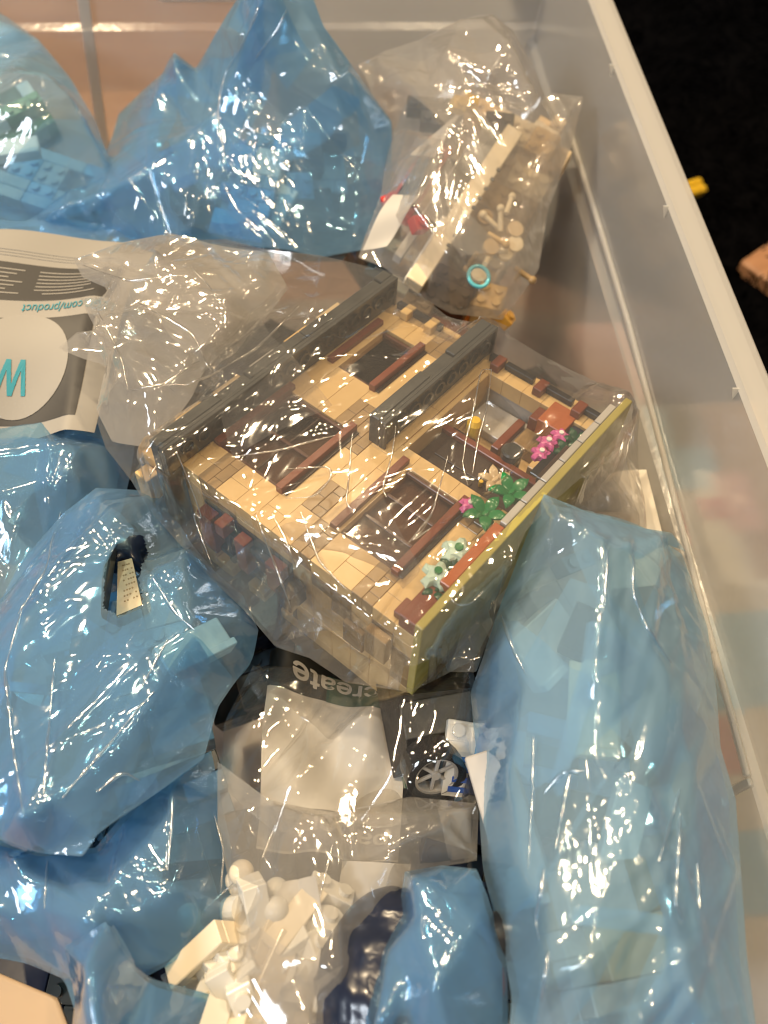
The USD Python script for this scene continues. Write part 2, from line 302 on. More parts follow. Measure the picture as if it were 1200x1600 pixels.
    w += wav * 2 * (meshkit.noise(np.column_stack([uv * 55, np.full(len(uv), seed * 1.7)]), seed + 9) - .5)
    lp = laplace(F, len(uv), np.arange(len(uv)) < n)
    for _ in range(soft): w = lp(w)
    X = np.column_stack([uv, w]) @ A + c
    if floor is not None:                                                   # nothing pokes through: lift the film smoothly where it must clear the house
        d = (floor(X) - X) @ A[2]
        for _ in range(14): d = np.maximum(d, .97 * lp(d))
        for _ in range(3): d = np.maximum(lp(d), .9 * d)
        X = X + d[:, None] * A[2]
    ub, Fb, nb = mesh_in(pg, hb, rng)
    wb = rb(ub) - back * dome(ub) - .0005 + (np.clip(distance(ext, shp_points(ub)) / .02, 0, 1) * .004 * (meshkit.noise(np.column_stack([ub * 80, np.full(len(ub), seed)]), seed) - 1))
    Xb = np.column_stack([ub, wb]) @ A + c
    layers = []; FF = [F]; ph = None
    it = LinearNDInterpolator(Delaunay(uv), w)
    ribs = []
    itX = LinearNDInterpolator(uv, (X - c) @ A[2])
    def on_film(px, py):
        v = R @ np.array([px - 600., 800. - py, -FPX]); hgt = 0.
        for _ in range(4):
            k_ = (c + A[2] * hgt - CAM) @ A[2] / (v @ A[2]); P_ = CAM + v * k_; u_ = (P_ - c) @ A[:2].T; g_ = float(itX(u_)[0]); hgt = hgt if np.isnan(g_) else g_
        return c + A[:2].T @ u_ + A[2] * hgt
    if hole is not None:                                                    # a torn hole in the upper film
        ph = Polygon([((on_film(px, py) - c) @ A[:2].T) for px, py in hole]).buffer(.004).buffer(-.004); cf = uv[F].mean(1); FF[0] = F[~contains_xy(ph, cf[:, 0], cf[:, 1])]
    for pl in pleats:                                                       # pinched pleats: thin ribs of film standing on the sheet
        pl = np.array(pl, float); L = np.r_[0, np.cumsum(np.linalg.norm(np.diff(pl, axis=0), axis=1))]; m_ = max(8, int(L[-1] / 4)); t = np.linspace(0, L[-1], m_)
        pp = np.stack([np.interp(t, L, pl[:, 0]), np.interp(t, L, pl[:, 1])], 1)
        for _ in range(3): pp[1:-1] = .5 * pp[1:-1] + .25 * (pp[2:] + pp[:-2])
        q3 = np.array([on_film(px, py) for px, py in pp + rng.normal(0, .35, pp.shape)]); sm_ = q3.copy()
        for _ in range(4): sm_[1:-1] = .4 * sm_[1:-1] + .3 * (sm_[2:] + sm_[:-2])
        q3 = sm_ + A[2] * .0002; tg = np.gradient(q3, axis=0); tg /= np.linalg.norm(tg, axis=1, keepdims=True) + 1e-12; sd = np.cross(A[2], tg); sd /= np.linalg.norm(sd, axis=1, keepdims=True) + 1e-12; up = np.cross(tg, sd)
        rr = pr * (.45 + .9 * meshkit.noise(np.column_stack([t * .06, t * 0 + seed, t * 0]), 3)) * np.sin(np.pi * np.clip(np.linspace(.06, .94, m_), 0, 1)) ** .5
        an = np.linspace(0, 2 * np.pi, 8, endpoint=False); T_ = (q3[:, None] + rr[:, None, None] * (np.cos(an)[None, :, None] * sd[:, None] + 1.2 * np.sin(an)[None, :, None] * up[:, None])).reshape(-1, 3)
        i_ = np.arange(m_ - 1)[:, None] * 8; j_ = np.arange(8)[None]; j2 = (j_ + 1) % 8
        Q = np.stack([i_ + j_, i_ + j2, i_ + 8 + j2, i_ + 8 + j_], -1).reshape(-1, 4); ribs.append((T_, np.vstack([Q[:, [0, 1, 2]], Q[:, [0, 2, 3]]])))
    for k, fo in enumerate(folds):                                          # wide pleats where the film lies three and more times
        pf = Polygon([(on_film(px, py) - c) @ A[:2].T for px, py in fo]).buffer(0)
        if pf.geom_type != 'Polygon': pf = max(pf.geoms, key=lambda g: g.area)
        for off in (.0012, .0026):
            uf, ff, _ = mesh_in(pf.buffer(off * .3), .0018, rng); wf = np.nan_to_num(itX(uf), nan=-9.); ok = wf > -8; wf = wf - off - .0016 * meshkit.noise(np.column_stack([uf * 110, np.full(len(uf), k * 3.3 + off)]), seed)
            ff = ff[ok[ff].all(1)]; layers.append(main_piece(np.column_stack([uf, wf]) @ A + c, ff) if len(ff) else (uf, ff))
    for k in range(flaps):                                                  # folds where the film lies double
        p = uv[rng.integers(n, len(uv))]; a = th + rng.normal(0, .5); L, W = rng.uniform(.025, .075), rng.uniform(.006, .022); e1, e2 = np.array([math.cos(a), math.sin(a)]), np.array([-math.sin(a), math.cos(a)])
        q = [p + e1 * (x * L + rng.normal(0, .004)) + e2 * (y * W + rng.normal(0, .003)) for x, y in ((-1, -1), (-.3, -.7), (.4, -1.), (1, -.8), (1, .9), (.2, 1.), (-.5, .8), (-1, 1))]
        pf = Polygon(q).buffer(0).intersection(pg.buffer(-.0015))
        if ph is not None: pf = pf.difference(ph.buffer(.002))
        if pf.is_empty: continue
        if pf.geom_type != 'Polygon': pf = max(pf.geoms, key=lambda g: g.area)
        if pf.area < 5e-5: continue
        uf, ff, _ = mesh_in(pf, .0022, rng); wf = np.nan_to_num(it(uf), nan=-9.); ok = wf > -8; wf = wf - .0022 - .003 * meshkit.noise(np.column_stack([uf * 60, np.full(len(uf), k * 3.3)]), seed)
        ff = ff[ok[ff].all(1)]; layers.append(main_piece(np.column_stack([uf, wf]) @ A + c, ff) if len(ff) else (uf, ff))
    t = thing(name, label, catg, None, group); obj('film', main_piece(X, FF[0]), mat, t, True); obj('back_film', (Xb, Fb[:, ::-1]), mat, t, True)
    for l_ in layers:
        if len(l_[1]) > 3: obj('fold', l_, mat, t, True)
    for r_ in ribs: obj('pleat', r_, 'blue_pleat' if 'blue' in mat else 'clear_pleat', t, True)
    return t
# ------------------------------------------------------------------ room floor, rug and box
rng = np.random.default_rng(7)
floor = thing('floor', 'warm brown wooden floor boards around the storage box', 'floor'); floor.SetCustomDataByKey('kind', 'structure')
for k in range(17):
    y = -1.0 + k * .19; off = (k * .37) % 1.1
    for q in range(-2, 2):
        x0 = q * 1.1 + off - .4
        obj('plank', cbox((x0 + .001, y + .001, GZ - .02), (x0 + 1.098, y + .188, GZ - .0005 * (k % 2)), .0015), 'wood', floor)
# shaggy black rug
def curves(name, pts, n, width, mat, parent=None):
    c = UsdGeom.BasisCurves.Define(stage, numbered((str(parent.GetPath()) if parent else '/World') + '/' + name))
    c.CreateTypeAttr('linear'); c.CreatePointsAttr(Vt.Vec3fArray.FromNumpy(pts.reshape(-1, 3).astype(np.float32)))
    c.CreateCurveVertexCountsAttr([n] * (len(pts.reshape(-1, 3)) // n)); c.CreateWidthsAttr([width]); c.SetWidthsInterpolation('constant')
    UsdShade.MaterialBindingAPI.Apply(c.GetPrim()).Bind(M[mat]); return c.GetPrim()
rug = thing('rug', 'shaggy black rug lying beside the box, at the upper right', 'rug')
RX, RY = (.20, 1.5), (.30, 2.2)
obj('backing', cbox((RX[0], RY[0], GZ + .001), (RX[1], RY[1], GZ + .012), .003), 'rug_base', rug)
n = 30000
b = np.stack([rng.uniform(RX[0] - .01, RX[1], n), rng.uniform(RY[0], RY[1], n), np.full(n, GZ + .011)], 1)
clump = np.floor(b[:, :2] * 26); hsh = np.sin(clump @ np.array([12.9898, 78.233])) * 43758.5453; th = (hsh - np.floor(hsh)) * 6.283 + rng.normal(0, .5, n)
ln = rng.uniform(.02, .045, n); tilt = rng.uniform(.4, 1.1, n)
dirs = np.stack([np.cos(th) * np.sin(tilt), np.sin(th) * np.sin(tilt), np.cos(tilt)], 1)
tt = np.array([0, .4, .75, 1.])
pp = b[:, None] + dirs[:, None] * ln[:, None, None] * tt[None, :, None]; pp[:, :, 2] -= (ln[:, None] * .35 * tt[None] ** 2); pp[:, :, 2] = np.maximum(pp[:, :, 2], GZ + .006)
data(curves('pile', pp, 4, .0016, 'rug_hair', rug), kind='stuff')

box = thing('storage_box', 'large frosted clear plastic storage box holding the bags', 'storage box')
Y0, Y1 = -.16, .578
def extr(profile, axis, a, b):
    """profile (x or y, z) swept along the other ground axis from a to b"""
    m = trimesh.creation.extrude_polygon(Polygon(profile), b - a, engine='earcut'); v = m.vertices.copy()
    if axis == 'y': v = np.stack([v[:, 0], a + v[:, 2], v[:, 1]], 1); m = trimesh.Trimesh(v, m.faces[:, ::-1], process=False)
    else: v = np.stack([a + v[:, 2], v[:, 0], v[:, 1]], 1); m = trimesh.Trimesh(v, m.faces, process=False)
    m.fix_normals(); return m
T = .0018
prof = [(.128, GZ + .006), (.1455, .06), (.1595, .160), (.1635, .1625), (.1695, .2275)]
outer = [(x + T, z - .0002) for x, z in prof[::-1]]
obj('wall', extr(prof + outer, 'y', Y0, Y1), 'frosted', box)
rimp = [(.1688, .2278), (.1702, .2302), (.1815, .2302), (.1832, .2285), (.1832, .217), (.1816, .217), (.1814, .2268), (.1716, .2276)]
obj('rim', extr(rimp, 'y', Y0, Y1 + .03), 'frosted_rim', box)
yb = [(.5365, GZ + .006), (.556, .06), (.5705, .168), (.5745, .171), (.580, .2275)]
obj('wall', extr(yb + [(y + T, z) for y, z in yb[::-1]], 'x', -.255, .166), 'frosted', box)
obj('rim', extr([(y - .001 + a, z) for y, (a, z) in zip([.58] * 8, [(0, .2278), (.0014, .2302), (.0127, .2302), (.0144, .2285), (.0144, .217), (.0128, .217), (.0126, .2268), (.003, .2276)])], 'x', -.26, .1685), 'frosted_rim', box)
obj('wall', extr([(-.215, GZ + .006), (-.245, .2275), (-.247, .2275), (-.217, GZ + .006)], 'y', Y0, Y1), 'frosted', box)
obj('wall', extr([(-.12, GZ + .006), (-.15, .2275), (-.152, .2275), (-.122, GZ + .006)], 'x', -.24, .166), 'frosted', box)
obj('floor_panel', cbox((-.23, -.14, GZ + .002), (.15, .56, GZ + .0055)), 'frosted_rim', box)
def hit(px, py, fn):
    v = R @ np.array([px - 600., 800. - py, -FPX]); lo, hi = .05, 5. / FPX * 1.
    ks = np.linspace(1e-5, 1.2e-3, 6000); P = CAM + ks[:, None] * v; d = fn(P); i = np.argmax(d > 0); return P[i]
backp = lambda P: P[:, 1] - np.interp(P[:, 2], [z for y, z in yb], [y for y, z in yb])
rightp = lambda P: P[:, 0] - np.interp(P[:, 2], [z for x, z in prof], [x for x, z in prof])
def strip(pts, w, t, nrm, mat, name):
    ms = []
    for p, q in zip(pts[:-1], pts[1:]):
        p, q = np.array(p), np.array(q); d = (q - p) / np.linalg.norm(q - p); s = np.cross(nrm, d); s /= np.linalg.norm(s); nn = np.cross(d, s)
        m = cbox((-.0004, -w / 2, 0), (np.linalg.norm(q - p) + .0004, w / 2, t), t * .3); m.apply_transform(frame(p, d, s, nn)); ms.append(m)
    return obj(name, cat(ms), mat, box)
strip([hit(122, -60, backp), hit(155, 175, backp), hit(175, 300, backp)], .0075, .0016, [0, -1, 0], 'frosted_rim', 'rib')
strip([hit(250, -2, backp), hit(395, -2, backp)], .003, .0016, [0, -1, 0], 'frosted_rim', 'rib')
# raised panel edge on the long wall
e = [hit(x, y, rightp) for x, y in ((893, 205), (940, 355), (985, 505), (1040, 712), (1080, 870), (1120, 1020), (1150, 1130), (1172, 1212))]
strip(e, .0035, .0022, [-1, 0, 0], 'frosted_rim', 'panel_edge')
strip([hit(1176, 1222, rightp), hit(1120, 1250, rightp), hit(1040, 1285, rightp)], .0035, .002, [-1, 0, 0], 'frosted_rim', 'panel_edge')
for y in (.31, .425, .545, .2, .1): obj('gusset', trimesh.convex.convex_hull(np.array([(.1696, y, .2285), (.1696, y + .0008, .2285), (.1665, y, .2285), (.1665, y + .0008, .2285), (.1692, y, .2215), (.1692, y + .0008, .2215)])), 'frosted_rim', box)

# things standing outside the box, seen blurred through its wall
cart = thing('toy_carton', 'printed toy carton lying outside the box, blurred through its right wall', 'carton')
cz = .045
obj('carton_body', cbox((.166, -.12, GZ), (.40, .335, cz), .001), 'cream_paper', cart)
def cpatch(px0, px1, py0, py1, mat, dz=.0006):
    P = [at(px, py, cz) for px, py in ((px0, py1), (px1, py1), (px1, py0), (px0, py0))]
    lo, hi = np.min(P, 0), np.max(P, 0); lo[2], hi[2] = cz + dz - .0005, cz + dz
    lo[:2] = np.maximum(lo[:2], (.167, -.118)); hi[:2] = np.minimum(hi[:2], (.399, .333))
    if (hi > lo).all(): obj('printed_panel', cbox(lo, hi, .0001), mat, cart)
for a in ((1040, 1200, 500, 760, 'sky_print'), (1105, 1260, 960, 1100, 'sky_print', .0008), (1180, 1300, 600, 900, 'brown_card', .0012), (1000, 1140, 1130, 1210, 'salmon_print', .0008), (1150, 1300, 1300, 1420, 'sky_print', .001), (1100, 1130, 780, 812, 'red_print', .0016), (1055, 1100, 610, 700, 'mid_grey_print', .001), (1140, 1165, 740, 830, 'salmon_print', .0014)): cpatch(*a)
q = at(1103, 800, cz); tm = meshkit.text_mesh('LEGO', .003, .0003, True); tm.apply_translation([q[0], q[1] - .002, cz + .0018]); obj('lettering', tm, 'white_paper', cart)
obj('parcel', cbox((.186, .345, GZ + .013), (.232, .42, .04), .004), 'salmon_print', None, False, 'salmon pink parcel standing behind the carton outside the box wall', 'parcel')
q = at(1094, 300, GZ + .03); w = thing('toy_brick', 'yellow toy brick lying on the black rug past the rim', 'toy brick', euler(q + [-.011, 0, 0], 20, 10, 30)); obj('brick', brick(3, 2), 'yellow', w)
q = at(1182, 432, GZ + .03); wb = thing('wooden_block', 'small reddish brown wooden block on the black rug by the right edge', 'wooden block', euler(q + [.042, .01, -.015], 0, 0, 35)); obj('block', cbox((-.03, -.028, -.03), (.05, .04, .012), .003), 'wood', wb)
obj('dark_cloth', cbox((-.02, .66, GZ), (.2, .9, GZ + .16), .01), 'mid_grey_print', None, False, 'dark grey fabric box standing behind the rear wall', 'fabric box')

# ------------------------------------------------------------------ the toy house
HO = np.array([0.02931994, 0.10306814, 0.22420961]); HA = np.array([[0.70010083, 0.71013078, -0.07465316], [-0.71400108, 0.69736843, -0.06228754], [0.00782846, 0.09690999, 0.99526236]])
HM = frame(HO, *HA)
house = thing('toy_house', 'tan brick-built toy town house lying on its back in a clear bag', 'toy house', HM)
def hb(name, s0, s1, t0, t1, n0, n1, mat, c=.0003, parent=None, label=None):
    """block of the house: s in studs along the storey, t in bricks upwards, n in mm out of the facade"""
    g = .00004
    return obj(name, cbox((s0 * S + g, t0 * B + g, n0 * 1e-3), (s1 * S - g, t1 * B - g, n1 * 1e-3), c), mat, parent or house, False, label)
rh = random.Random(4)
open_ = [(2, 7, 8, 11.6), (10, 14, 9, 11.4), (2, 7, 2.2, 5.4), (7.4, 15, 0, 6.3)]
def is_open(s, t):
    return any(a - .01 <= s < b - .01 and c - .01 <= t + .5 < d for a, b, c, d in open_)
masonry = {(7, 8), (6, 7), (8, 7), (0, 5), (0, 2), (14, 8), (0, 10), (6, 1), (2, 6)}
for t in range(12):
    s = 0; first = True
    while s < 16:
        if is_open(s, t): s += 1; continue
        L = 1
        want = rh.choice((3, 4, 6, 2, 4)) if not (first and t % 2) else 1
        first = False
        if (s, t) in masonry: want = 2
        while L < want and s + L < 16 and not is_open(s + L, t) and (s + L, t) not in masonry: L += 1
        if (s, t) in masonry:                                   # profile bricks: two small courses
            for r_ in range(2):
                cuts = [0, L * .5, L] if r_ else [0, L * .25, L * .75, L]
                for a, b_ in zip(cuts[:-1], cuts[1:]): hb('brick', s + a, s + b_, t + r_ * .5, t + r_ * .5 + .5, -8, .15, 'dark_tan', .00022)
        else:
            n1 = rh.choice((0, 0, 0, -.03, .03))
            hb('brick', s, s + L, t, t + 1, -8, n1, 'tan', .00013)
        s += L
# core behind the facade, and the side wall that faces down left
hb('wall_core', .1, 15.9, 0, 5.3, -60, -42, 'dark_tan'); hb('floor_slab', .1, 15.9, 6.0, 6.35, -58, -8.2, 'dark_grey'); hb('wall_core', 7.2, 7.5, 0, 6, -42, -8.2, 'tan')
for t in range(12):
    n = -8; k = 0
    while n > -60:
        L = (3 if (k + t) % 2 else 2) * 8 if k else (16 if t % 2 else 8)
        hole = 6 <= t < 11 and -42 < n <= -10
        m_ = 'dark_tan' if ((t, k) in ((0, 1), (1, 0), (3, 0), (4, 0), (9, 0), (10, 0))) else 'tan'
        if not hole: hb('brick', 0, 1, t, t + 1, max(n - L, -62), n, m_)
        n -= L; k += 1
# dark side window with brown shutters
sw = hb('side_window', -.1, .6, 6, 10.8, -42, -12, 'dark_brown')
for k, (t0, t1) in enumerate(((6.1, 6.9), (8, 8.6), (9.9, 10.7))): hb('shutter_slat', -.75, -.12, t0, t1, -30 - 3 * k, -13, 'red_brown')
hb('window_bar', -.45, -.12, 6.4, 10.6, -20, -17, 'black'); hb('window_bar', -.45, -.12, 6.4, 10.6, -36, -33, 'black'); hb('window_bar', -.4, -.12, 9.2, 9.5, -40, -14, 'black')
hb('brick', -.9, -.1, 9.0, 9.5, -16, -9, 'red_brown'); hb('brick', -1.2, -.1, 5.2, 6, -28, -18, 'black'); hb('brick', -.3, -.02, 2.2, 3.2, -34, -20, 'dark_tan')
hb('brick', -.5, -.02, 1, 2, -26, -10, 'dark_tan')
# windows
def window(s0, s1, t0, t1, bars, sill_top, sill_bot, glass='smoked_glass', depth=-3.6):
    w = thing('window', None, None, None, None, house)
    g = .00012
    def b(name, a, b_, c, d, n0, n1, mat): return obj(name, cbox((a * S, c * B, n0 * 1e-3), (b_ * S, d * B, n1 * 1e-3), .0002), mat, w)
    f = .2
    b('frame', s0, s1, t0, t0 + f, depth, -1.0, 'mullion'); b('frame', s0, s1, t1 - f, t1, depth, -1.0, 'mullion')
    b('frame', s0, s0 + f, t0 + f, t1 - f, depth, -1.0, 'mullion'); b('frame', s1 - f, s1, t0 + f, t1 - f, depth, -1.0, 'mullion')
    for q in bars[0]: b('mullion', q - .09, q + .09, t0 + f, t1 - f, depth + .5, -2.2, 'mullion')
    for q in bars[1]: b('mullion', s0 + f, s1 - f, q - .05, q + .05, depth + .3, -2.4, 'dark_brown')
    b('pane', s0 + f, s1 - f, t0 + f, t1 - f, depth + .4, depth + .9, glass)
    b('backing', s0, s1, t0, t1, -5.6, -5, 'window_dark')
    if sill_top: b('lintel', s0 - .05, s1 + .3, t1 - .1, t1 + .24, -1.2, 2.4, 'red_brown')
    if sill_bot: b('sill', s0 - .2, s1 + .2, t0 - .32, t0 + .0, -1.2, 3.6, 'red_brown'); b('sill_edge', s0 - .1, s1 + .1, t0 - .5, t0 - .325, -1, .8, 'dark_brown')
    return w
window(2, 7, 8.2, 11.55, ((4.5,), (9.7,)), True, True)
window(10, 13.9, 9.1, 11.4, ((), ()), True, True)
window(2, 7, 2.4, 5.25, ((3.7, 5.3), ()), True, True)
# recessed porch: dark door, side walls, pier, lamp
porch_n = -20
hb('porch_wall', 10.6, 15.2, 0, 6, porch_n - 8, porch_n, 'tan'); hb('porch_ceiling', 7.5, 15.2, 5.75, 6.0, porch_n, -.5, 'tan')
hb('porch_wall', 15.2, 15.6, 0, 6.2, -40, -.3, 'light_grey')
d = thing('door', None, None, None, None, house)
def pb(name, par, s0, s1, t0, t1, n0, n1, mat): return obj(name, cbox((s0 * S, t0 * B, n0 * 1e-3), (s1 * S, t1 * B, n1 * 1e-3), .0003), mat, par)
pb('door_leaf', d, 7.6, 11, .2, 5.7, -14, -10, 'dark_brown'); pb('door_panel', d, 8, 9.2, .8, 2.6, -10, -9.3, 'dark_brown'); pb('door_panel', d, 8, 9.2, 3, 5.2, -10, -9.3, 'dark_brown'); pb('door_panel', d, 9.5, 10.7, .8, 5.2, -10, -9.3, 'dark_brown')
obj('handle', cyl((9.35 * S, 2.7 * B, -.0098), (9.35 * S, 2.7 * B, -.007), .0009), 'yellow', d)
hb('door_post', 11, 11.4, 0, 5.8, -17, -8, 'red_brown')
hb('porch_panel', 11.6, 11.9, 4.4, 5.6, -19.5, -12, 'dark_brown'); hb('porch_panel', 13, 15, 3, 5.6, -19.5, -15, 'light_grey')
hb('sill', 12, 14.6, 3.3, 3.7, -19, -11, 'red_brown'); hb('brick', 13.2, 15, 2.0, 3.2, -19.5, -13, 'dark_tan'); hb('brick', 12.2, 15.1, 0, 1.9, -19.5, -12, 'tan')
obj('lantern', cat([cyl((12.2 * S, 4.75 * B, -.016), (12.2 * S, 4.75 * B, -.006), .0034, 16), cyl((12.2 * S, 4.75 * B, -.006), (12.2 * S, 4.75 * B, -.004), .0034, 16, .002)]), 'yellow', house)
obj('doorbell', cat([cyl((11.8 * S, 2.6 * B, -.014), (11.8 * S, 2.6 * B, -.005), .0044, 20), cyl((11.8 * S, 2.6 * B, -.005), (11.8 * S, 2.6 * B, -.0042), .0044, 20, .0036)]), 'dark_grey', house)
hb('orange_bench', 13.9, 15.6, 1.35, 2.6, -8, .5, 'orange_brown'); hb('bench_back', 13.9, 14.9, 2.6, 3.0, -8, -1, 'red_brown'); hb('step_block', 14.0, 15.9, .45, 1.3, -8, -1.5, 'navy')
# right edge: black bars, brown brackets, tan outer strip
for t0, t1 in ((9.0, 11.6), (3.9, 5.4), (1.9, 3.6), (.2, 1.3), (5.8, 6.25)): hb('railing_bar', 15.75, 16.12, t0, t1, .1, 3.2, 'black')
for t0 in (5.45, 3.2, 1.25, 10.6, 9.2): hb('bracket', 15.2, 16.1, t0, t0 + .45, .1, 4.2, 'red_brown' if t0 < 7 else 'tan')
for k in range(7): hb('brick', 16.0, 16.55, k * .9, k * .9 + .9, -40, -.6 - .2 * (k % 2), 'tan')
for k in range(6): hb('brick', 16.0, 16.5, 6.4 + k * .9, 6.4 + k * .9 + .9, -40, -.6 - .2 * (k % 2), 'tan')
# cornices: plates with hollow undersides
def cornice(s0, s1, t0, n1, rings, wrap):
    c = thing('cornice', None, None, None, None, house)
    t0m, t1m = t0 * B, t0 * B + .0032
    obj('cornice_plate', cbox((s0 * S, t0m + .0014, -.0005), (s1 * S, t1m, n1 * 1e-3), .0003), 'dark_grey', c)
    for a, b_, c0, c1 in ((s0 * S, s1 * S, n1 * 1e-3 - .0014, n1 * 1e-3), (s0 * S, s0 * S + .0014, .0002, n1 * 1e-3 - .0015), (s1 * S - .0014, s1 * S, .0002, n1 * 1e-3 - .0015)):
        obj('cornice_lip', cbox((a, t0m, c0), (b_, t0m + .0016, c1), .0002), 'dark_grey', c)
    if rings:
        k = math.ceil(s0)
        while k + 1 <= s1:
            obj('tube', ring(((k + .5) * S, t0m + .0002, n1 * .5e-3), ((k + .5) * S, t0m + .0016, n1 * .5e-3), .0033, .0024), 'dark_grey', c); k += 1
    q, x = 0, s0
    while x < s1 - .5:
        L = min(2.0 if q % 2 else 4.0, s1 - x)
        obj('cornice_brick', cbox((x * S + .0001, t1m + .0001, -.0005), ((x + L) * S - .0001, t1m + .0052, n1 * 1e-3 - .0012 * (q % 3 == 1)), .0004), 'dark_grey', c); x += L; q += 1
    if wrap:
        obj('cornice_return', cbox((s0 * S - .0005, t0m + .001, -.06), (s0 * S + .007, t1m + .005, -.0007), .0004), 'dark_grey', c)
    return c
cornice(-.9, 16, 11.75, 15, True, True)
cornice(7.1, 16.4, 6.35, 15, True, False)
for k in range(3): hb('brick', -1.2 + k * .9, -.4 + k * .9, 13.2, 14.0 + .3 * (k % 2), -26 + 4 * k, -12 + 4 * k, 'tan')
hb('roof_slab', -.6, 16.2, 12.65, 13.0, -60, 8, 'dark_grey')
for k in range(5):
    hb('brick', 1.5 + 2.6 * k, 3.3 + 2.6 * k, 13.0, 13.8, -18, 2, ('tan', 'sand', 'light_grey')[k % 3])
# base plate, tiles, flower boxes and flowers
hb('base_plate', -.3, 16.6, -.33, 0, -36, 13.5, 'olive')
for k in range(6): hb('paving_tile', 6.2 + k * 1.6, 7.75 + k * 1.6, .02, .32, 5, 13.2, 'light_grey')
hb('flower_box', 0, 2, 0, .85, .4, 8, 'red_brown'); hb('flower_box', .2, 1.1, .85, 1.2, .4, 4, 'red_brown'); hb('flower_box', 2.05, 6.1, .02, .45, 4, 12.5, 'orange_brown'); hb('flower_box', 2.1, 6, .02, .7, .4, 3.9, 'dark_green')
def blob(c, r, seed, squash=1.):
    m = trimesh.creation.icosphere(2, 1.); p = m.vertices; k = 1 + .28 * np.sign(np.sin(np.arctan2(p[:, 1], p[:, 0]) * 5)) * (1 - np.abs(p[:, 2])) + .2 * (meshkit.noise(p * 3 + seed, seed) - .5)
    m.vertices = p * k[:, None] * r * np.array([1, 1, squash]); m.apply_translation(c); return m
for k, (s, t, n, mat, r) in enumerate(((2.45, .75, 8.5, 'mint', .0048), (4.0, .8, 8, 'mint', .0052), (11.4, 1.2, 6, 'pink', .0034), (12.2, 1.3, 6, 'pink', .0036), (12.9, 1.1, 7, 'pink', .0032), (6.7, 1.85, 5, 'pink', .0034))):
    f = thing('flower', None, None, None, None, house); c = np.array((s * S, t * B, n * 1e-3)); obj('petals', blob(c, r, k, .7), mat, f); obj('flower_centre', cyl(c + [0, 0, r * .55], c + [0, 0, r * .85], r * .3, 10), 'green' if mat == 'mint' else 'white', f); obj('stem', cyl(c - [0, .006, .003], c, .0012, 8), 'green', f)
def leafy(s, t, n, mat, ang, L=.011):
    a = np.linspace(0, 1, 7); w = np.sin(np.pi * (.08 + .9 * a)) * L * .26; zc = np.sin(a * 2.2) * L * .35
    ca, sa = math.cos(ang), math.sin(ang); up = []
    for sg in (-1, 0, 1):
        x = a * L; y = sg * w; up.append(np.stack([x * ca - y * sa, x * sa + y * ca, zc - abs(sg) * .0006], 1))
    V = np.vstack(up + [u - [0, 0, .0009] for u in up]); k = 7; f = []
    for layer in (0, 3):
        for r_ in range(2):
            for i in range(6):
                p, q = (layer + r_) * k + i, (layer + r_ + 1) * k + i; f += [[p, q, q + 1, p + 1]] if layer else [[p, p + 1, q + 1, q]]
    V += np.array((s * S, t * B, n * 1e-3)); return trimesh.Trimesh(*meshkit.arrays((V, np.array(f)))[:2], process=False)
for k, (s, t, n, mat) in enumerate(((6.5, 1.1, 8, 'green'), (8.2, .9, 9, 'green'), (8.5, 1.8, 7, 'sand'), (3.3, .5, 8, 'dark_green'), (2.0, .5, 7, 'dark_green'), (12.3, .45, 7, 'dark_green'), (13.2, .5, 7, 'dark_green'))):
    f = thing('plant', None, None, None, None, house)
    for j in range(5): obj('leaf', leafy(s, t, n, mat, j * 1.26 + k, (.0085, .0058, .0064)[('green', 'dark_green', 'sand').index(mat)]), mat, f, True)
    obj('stem', cyl((s * S, t * B - .003, (n - 3) * 1e-3), (s * S, t * B, (n + 1) * 1e-3), .0015, 8), mat, f)
hb('number_board', 10.0, 11.8, .35, 1.0, 6, 7.2, 'black'); hb('fence', 9.6, 12.2, .34, .55, 7.4, 11, 'dark_brown')
# ------------------------------------------------------------------ loose models and papers in the bags
def module(name, label, catg, px, py, z, nx, ny, nl, pal, rot, seed, group=None, studs=True):
    """a small brick-built model: courses of bricks in the colours of pal, the top course studded"""
    r = random.Random(seed); m = euler(at(px, py, z), *rot); t = thing(name, label, catg, m, group)
    for k in range(nl):
        inset = r.randint(0, 1) if k == nl - 1 else 0
        y = -ny / 2 + inset; row = 0
        while y < ny / 2 - .1:
            w = min(2 if r.random() < .6 else 1, ny / 2 - y); x = -nx / 2 + (inset if row % 2 else 0)
            while x < nx / 2 - .1:
                L = min(r.choice((2, 2, 3, 4)), nx / 2 - x)
                if L < .9: break
                if not (k == nl - 1 and r.random() < .25):
                    iL, iw = max(1, int(L)), max(1, int(w)); b = brick(iL, iw, B, k == nl - 1 and (studs or r.random() < .25))
                    b.apply_translation((x * S + iL * S / 2, y * S + iw * S / 2, (k - nl) * B)); obj('brick', b, r.choice(pal), t)
                x += L
            y += w; row += 1
    return t
def slab(name, label, catg, px, py, z, size, mat, rot, studs=True, extra=None):
    t = thing(name, label, catg, euler(at(px, py, z), *rot)); nx, ny, h = size
    b = brick(nx, ny, h, studs); obj('plate', b, mat, t)
    if extra: extra(t)
    return t

